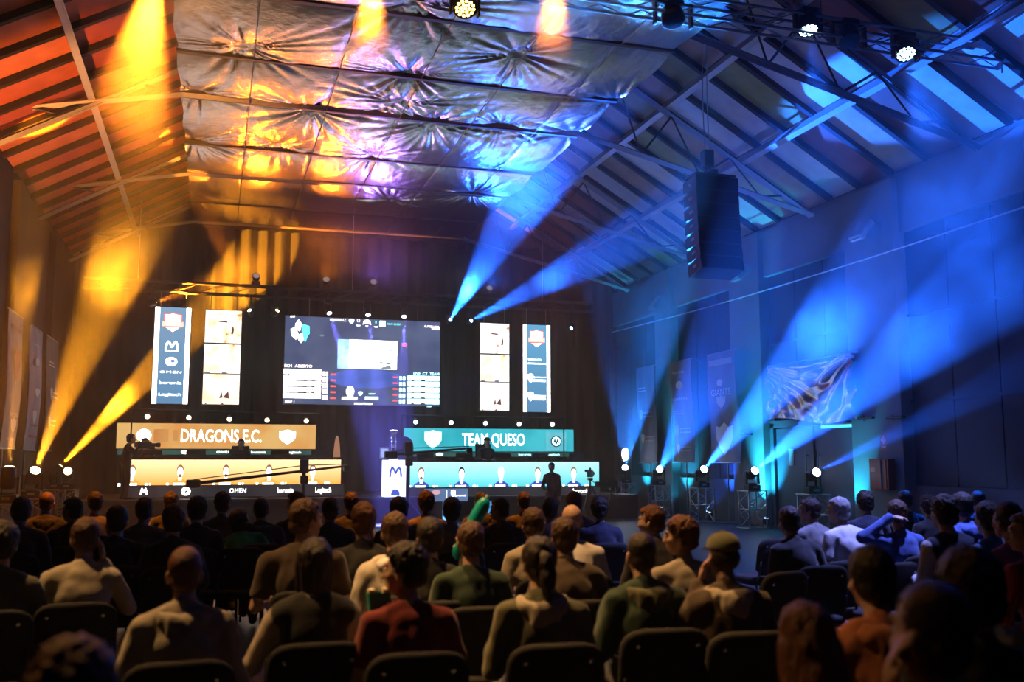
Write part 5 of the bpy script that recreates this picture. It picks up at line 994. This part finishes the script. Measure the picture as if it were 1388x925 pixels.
# ================================================================== the audience
BC = 'black padded chair with a round-topped back under '
def seat_row(rows):
    for kind, px, py, H, label, ref, kw in rows: sit(kind, px, py, H, label, chair_label=BC + ref, **kw)
A = dict
seat_row([
    ('still', 4, 712, 1.30, 'man in an olive brown shirt cut off by the left edge', 'the man cut off by the left edge', A(shirt='olive', hair='dark')),
    ('cheek', 117, 706, 1.30, 'man in a pale tan shirt resting his head on his right hand', 'the man resting his head on his hand', A(shirt='tan', hair='brown')),
    ('hoodie', 252, 746, 1.27, 'man with shaved brown hair in a pale tan hoodie, front left', 'the pale tan hoodie at front left', A(shirt='tan', hair='auburn', hoodm='tan')),
    ('curly', 100, 884, 1.27, 'curly auburn head at the bottom left corner, closest to us', 'the curly auburn head at bottom left', A(shirt='black', hair='auburn')),
    ('bend', 321, 694, 1.16, 'person in a bright green shirt bending forward', 'the bending person in bright green', A(shirt='green', hair='brown')),
    ('lookR', 414, 680, 1.40, 'broad man in a brown tee with his head turned right', 'the broad man in the brown tee', A(shirt='brown', hair='brown')),
    ('bob', 427, 736, 1.27, 'dark bob haired person in tan sleeves and black vest reaching left', 'the dark bob haired person', A(shirt='tan', hair='dark')),
    ('plain', 493, 684, 1.36, 'brown haired man in a dark shirt behind the cream hoodie', 'the man behind the cream hoodie', A(shirt='charcoal', hair='auburn')),
    ('hoodie2', 535, 698, 1.32, 'man in a cream hoodie with hood down, middle left', 'the man in the cream hoodie', A(shirt='cream', hair='brown', hoodm='white')),
    ('up', 583, 706, 1.30, 'dark haired person holding up a teal clapper stick', 'the person holding up the teal stick', A(shirt='black', hair='dark')),
    ('lookL2', 551, 742, 1.27, 'dark haired person in a maroon tee in front of the cream hoodie', 'the person in the maroon tee', A(shirt='maroon', hair='dark')),
    ('tee', 638, 711, 1.29, 'short haired man in a dark green tee, centre', 'the man in the dark green tee', A(shirt='darkgreen', hair='brown')),
    ('pony', 731, 734, 1.28, 'ponytailed woman in an olive top with a tan hood', 'the woman with the ponytail', A(shirt='olive', hair='dark', hoodm='tan')),
    ('hunch', 722, 692, 1.30, 'person in a tan shirt leaning forward behind the ponytailed woman', 'the tan shirt beyond the ponytail', A(shirt='tan', hair='brown', trousers='charcoal')),
    ('bald', 775, 686, 1.33, 'bald man in a white tee', 'the bald man', A(shirt='white', skin=0)),
    ('hunch', 764, 706, 1.29, 'man in a brown shirt just in front of the bald man', 'the brown shirt before the bald man', A(shirt='brown', hair='brown')),
    ('lookL', 884, 688, 1.31, 'short haired young man in black looking left, right of the bald man', 'the young man in black looking left', A(shirt='black', hair='auburn')),
    ('lookL2', 924, 704, 1.30, 'man in a tan tee looking left toward the stage, centre right', 'the man in the tan tee looking left', A(shirt='tan', hair='auburn')),
    ('hoodie', 869, 725, 1.28, 'dark haired man in a dark green top with an olive hood', 'the man in the dark green hooded top', A(shirt='darkgreen', hair='dark', hoodm='olive')),
    ('cap', 980, 727, 1.28, 'person in an olive cap and tan hood holding a hand to the face', 'the person in the olive cap', A(shirt='brown', hair='dark', hoodm='tan')),
    ('white', 1137, 677, 1.30, 'grey haired man in a bright white shirt on the right', 'the grey haired man in white', A(shirt='white', hair='grey', rz=.35)),
    ('still', 1172, 668, 1.32, 'dark figure just behind the grey haired man in white', 'the dark figure behind the white shirt', A(shirt='navy', hair='dark', trousers='black')),
    ('behind', 1215, 681, 1.30, 'person in a blue tee with a hand behind the head', 'the person with a hand behind the head', A(shirt='blue', hair='brown', rz=.2)),
    ('navyvest', 1279, 675, 1.38, 'thick haired man in a navy top with white shoulders', 'the thick haired man in navy', A(shirt='white', hair='dark', rz=.2, vestm='navy')),
    ('hoodie2', 1302, 670, 1.36, 'person in a blue hoodie behind the thick haired man in navy', 'the blue hoodie at right', A(shirt='blue', hair='dark', rz=.2)),
    ('still', 1338, 684, 1.33, 'person in a light blue shirt beside the pink shirt', 'the light blue shirt', A(shirt='lightblue', hair='dark', rz=.25)),
    ('tee', 1365, 684, 1.36, 'person in a pink shirt near the right edge', 'the pink shirt', A(shirt='pink', hair='dark', rz=.3)),
    ('lookL', 1392, 698, 1.33, 'person in a red shirt cut off by the right edge', 'the person cut off by the right edge', A(shirt='red', hair='dark', rz=.2)),
    ('hoodie2', 1179, 746, 1.32, 'dark haired person in a rust orange hoodie, front right', 'the rust orange hoodie', A(shirt='rust', hair='dark')),
    ('still', 1313, 751, 1.38, 'large dark haired person in black, right front', 'the large person in black at right front', A(shirt='black', hair='dark')),
    ('cheekL', 1263, 796, 1.35, 'near man in a red shirt with a hand on his cheek, bottom right', 'the near man in red at bottom right', A(shirt='red', hair='brown')),
    ('long', 1092, 826, 1.23, 'person with long auburn hair at the bottom right centre', 'the long auburn hair', A(shirt='black', hair='auburn')),
])
# two rows of dark figures further forward
rf = random.Random(11); far = 'person in dark clothes seen from behind in the dim rows nearest the stage'; fchair = 'black padded chair in the dim rows nearest the stage'
fx = [(160, 688), (236, 688)] + [(x, 677) for x in (30, 100, 196, 268, 354, 448, 541, 612, 678, 745, 812)] + [(x, 669) for x in (64, 130, 232, 302, 402, 476, 578, 652, 710, 778)] + [(1068, 690), (1098, 678), (1226, 667), (1258, 674), (1325, 667)]
for k, (px, py) in enumerate(fx):
    rt = px > 1000
    sit(('plain', 'still', 'hunch', 'lookL', 'tee', 'curly', 'hoodie')[k % 7], px, py, 1.27 + .05 * rf.random(), 'person in dark clothes seen from behind in the dim far right block' if rt else far, chair_label='black padded chair in the dim far right block' if rt else fchair, chair_group='chairs in the far right block' if rt else 'chairs in the dim rows', shirt=('black', 'charcoal', 'navy', 'black', 'grey')[k % 5], hair=('dark', 'brown', 'dark')[k % 3], trousers='black', group='far right block' if rt else 'dim rows nearest the stage', rz=.15 if rt else 0)
# empty chairs in the gap on the right
for k, (px, py) in enumerate(((1042, 728), (1085, 722), (1128, 758), (1052, 772), (1240, 742), (1206, 760))):
    a = atZ(px, py, .87); chair(a.x, a.y + .23, .2, 'empty black padded chair in the gap on the right, ' + ('farthest left', 'second from the left', 'before the white shirt', 'nearest to us', 'right of the white shirt', 'behind the rust hoodie')[k], 'empty chairs')
# stage crew and players
def stand_at(kind, px, py, Y, z, label, **k):
    if kind not in PROTO: PROTO[kind] = human(**KINDS[kind])
    a = atY(px, py, Y); P = PROTO[kind]; s = (a.z - z) / P['_top']; return person(kind, label, a.x, Y, z, s=s, **k), s
cm, cs = stand_at('camera', 173, 588, 26.75, STZ, 'cameraman in black standing at the left end of the stage', shirt='black', trousers='black', rz=-1.2)
stand_at('stand', 748, 627, 24.4, 0, 'standing figure in dark clothes before the turquoise desk', shirt='charcoal', trousers='black', rz=2.6)
for kind, px, py, lab, kw in (('player', 197, 594, 'player in dark shirt seated behind the left end of the orange desk', A(shirt='maroon')), ('player', 327, 595, 'player in black seated behind the middle of the orange desk', A(shirt='black')), ('playercap', 659, 593, 'player in a dark cap seated behind the turquoise desk', A(shirt='navy', capm='black'))):
    if kind not in PROTO: PROTO[kind] = human(**KINDS[kind])
    a = atY(px, py, 27.8); z = a.z - PROTO[kind]['_top']; person(kind, lab, a.x, 27.84, z + .0, PI, 1, trousers='black', hair='dark', **kw)
    g = empty('gaming_chair', (a.x, 27.86, STZ), PI); tag(g, 'black gaming chair behind the ' + ('player at the left end of the orange desk', 'player at the middle of the orange desk', 'player in a cap')[(197, 327, 659).index(px)], 'chair'); dz = z - STZ
    MB().cbox((0, .02, .40 + dz), (.5, .5, .09), bev=.03).build('seat', CHB, g, True); MB().cbox((0, -.25, .80 + dz), (.48, .09, .72), rot=(.12, 0, 0), bev=.03).build('backrest', CHB, g, True); MB().tube((0, 0, .08), (0, 0, .36 + dz), .03).build('gas_column', CHF, g)
    for q in range(5): c = 2 * PI * q / 5; MB().tube((0, 0, .09), (.3 * math.cos(c), .3 * math.sin(c), .06), .025).ell((.3 * math.cos(c), .3 * math.sin(c), .03), (.03, .03, .03)).build('foot', CHF, g)
# video cameras
def video_camera(label, loc, rz, s=1.):
    r = empty('video_camera', loc, rz); tag(r, label, 'camera'); r.scale = (s, s, s)
    MB().cbox((0, 0, .1), (.12, .36, .17), bev=.015).build('body', BLACK, r); MB().lathe([(.045, .17), (.05, .2), (.05, .32), (.065, .34), (.065, .42), (.05, .42)], 16, M=Matrix.Translation((0, 0, .1)) @ Euler((-PI / 2, 0, 0)).to_matrix().to_4x4()).build('lens', BLACK, r, True)
    MB().path([(0, .12, .18), (0, .1, .24), (0, -.1, .24), (0, -.13, .18)], .014).build('handle', BLACK, r); MB().cbox((-.1, .12, .17), (.1, .06, .06), bev=.01).build('viewfinder', BLACK, r); MB().cbox((0, -.22, .1), (.1, .08, .14), bev=.01).build('battery', STEEL, r); return r
hd = Euler((0, 0, -1.2)).to_matrix() @ ((PROTO['camera']['_hand'][-1] + PROTO['camera']['_hand'][1]) / 2) * cs
video_camera('black shoulder video camera held by the cameraman at the left end of the stage', (cm.location.x + hd.x + .03, cm.location.y + hd.y, cm.location.z + hd.z - .0), -1.2, .95)
def tripod(label, loc, h):
    r = empty('tripod', loc); tag(r, label, 'tripod')
    for q in range(3): a = PI / 2 + 2 * PI * q / 3; MB().tube((.04 * math.cos(a), .04 * math.sin(a), h * .82), (.42 * math.cos(a), .42 * math.sin(a), .01), .02, .014).build('leg', BLACK, r)
    MB().tube((0, 0, h * .6), (0, 0, h - .05), .025).build('column', BLACK, r); MB().cbox((0, 0, h - .035), (.12, .14, .07), bev=.01).build('head', BLACK, r); MB().tube((0, 0, h - .05), (.1, -.35, h - .2), .01).build('pan_handle', BLACK, r); return r
a = atY(800, 648, 25.2); tripod('black tripod standing before the right end of the turquoise desk', (a.x, 25.2, 0), a.z); video_camera('black video camera on the tripod before the turquoise desk', (a.x, 25.2, a.z), -.5, 1.1)
a = atY(829, 662, 25.6); tripod('black tripod at the far right end of the stage', (a.x, 25.6, 0), a.z); video_camera('black video camera on the tripod at the far right end of the stage', (a.x, 25.6, a.z), .9, 1.1)
def crane(label, tail, head, px_post, Y):
    p, q = atY(*tail, Y), atY(*head, Y); x = atY(px_post, 640, Y).x; t = (x - p.x) / (q.x - p.x); pv = p.lerp(q, t); r = empty('camera_crane', (x, Y, 0)); tag(r, label, 'camera crane'); o = Vector((x, Y, 0))
    MB().tube(p - o, q - o, .045, .028).build('boom', BLACK, r); MB().tube(p - o + Vector((0, 0, .1)), pv - o + Vector((0, 0, .14)), .012).tube(pv - o + Vector((0, 0, .14)), q - o + Vector((0, 0, .05)), .012).build('stay', BLACK, r)
    MB().cbox(p - o, (.34, .2, .2), bev=.03).build('counterweight', BLACK, r)
    MB().tube((0, 0, .5), (0, 0, pv.z + .05), .06, .05).build('post', BLACK, r); MB().cbox((0, 0, pv.z + .12), (.22, .2, .36), bev=.03).build('pivot_head', BLACK, r)
    MB().cbox((0, -.12, pv.z - .22), (.2, .1, .22), bev=.02).build('control_monitor', BLACK, r)
    for k in range(3): a = PI / 2 + 2 * PI * k / 3; MB().tube((0, 0, .62), (.55 * math.cos(a), .55 * math.sin(a), .02), .03, .02).build('leg', BLACK, r)
    MB().cbox(q - o + Vector((0, 0, -.06)), (.16, .14, .16), bev=.02).build('remote_head', BLACK, r)
crane('long black camera crane reaching across the orange desk front', (262, 656), (470, 632), 412, 25.3)
crane('black camera crane low across the turquoise team panel', (530, 617), (636, 608), 553, 25.7)
# small things among the audience
TEAL = mat('teal_plastic', (.0, .38, .38), .3, bump=.04, emit=(.02, .5, .42), es=0.0); TEALP = mat('teal_card', (.03, .45, .36), .6)
def holder(label): return [o for o in bpy.data.objects if o.get('label') == label][0]
def hand_of(o, kind, sx): h = PROTO[kind]['_hand'][sx]; return o.location + (o.rotation_euler.to_matrix() @ h) * o.scale.x
h = hand_of(holder('dark haired person holding up a teal clapper stick'), 'up', 1); q = h + RGT * .13 + Vector((0, .02, .24))
st = empty('clapper_stick', h); tag(st, 'teal inflatable clapper stick raised above the heads', 'clapper stick'); d = q - h; M = d.to_track_quat('Z', 'Y').to_matrix().to_4x4()
MB().lathe([(.0, -.10), (.03, -.085), (.045, -.05), (.048, .1), (.048, .30), (.03, .34), (0, .35)], 16, M=M).build('tube', TEAL, st, True); MB().lathe([(.012, .345), (.012, .37)], 8, M=M).build('valve', mat('valve_white', (.7, .7, .7), .5), st)
p = holder('dark haired person in a maroon tee in front of the cream hoodie'); h = hand_of(p, 'lookL2', -1)
a = atY(513, 819, p.location.y + .12)
bg = empty('teal_carton', (a.x, p.location.y + .12, a.z - .055)); tag(bg, 'small open teal carton beside the person in the maroon tee', 'carton')
MB().add([(sx * w, sy * w * .6, z) for z, w in ((0, .042), (.11, .054)) for sx, sy in ((-1, -1), (1, -1), (1, 1), (-1, 1))], [(3, 2, 1, 0), (0, 1, 5, 4), (1, 2, 6, 5), (2, 3, 7, 6), (3, 0, 4, 7)]).build('box', TEALP, bg); MB().box((-.05, -.03, .10), (-.02, .03, .125)).box((.02, -.03, .10), (.05, .03, .125)).build('napkin', mat('napkin_cream', (.8, .7, .5), .8), bg)
p = holder('dark haired man in a dark green top with an olive hood'); a = atY(935, 897, p.location.y + .1)
cu = empty('drink_cup', (a.x, a.y, a.z - .07)); tag(cu, 'pale yellow plastic cup held low between the dark green top and the cap', 'cup'); MB().lathe([(.028, 0), (.036, .11), (.038, .115), (.034, .115)], 18).build('cup', mat('yellow_cup', (.62, .62, .16), .35), cu, True); MB().lathe([(.034, .09), (.02, .11), (.0, .112)], 14).build('drink', mat('drink_foam', (.85, .75, .4), .5), cu, True)
for k, (px, py, dd, lab) in enumerate(((1221, 766, .55, 'sheet of paper on the lap behind the rust hoodie'), (1254, 789, .5, 'sheet of paper on the lap before the large person in black'), (1364, 813, .5, 'sheet of paper near the right edge'))):
    a = atZ(px, py, .64); pp = MB().cbox((0, 0, 0), (.30, .21, .008), rot=(.1 * k, .08, .3 + k)).build('paper_sheet', mat('paper_white', (.75, .78, .85), .8), loc=a); tag(pp, 'pale ' + lab, 'paper')
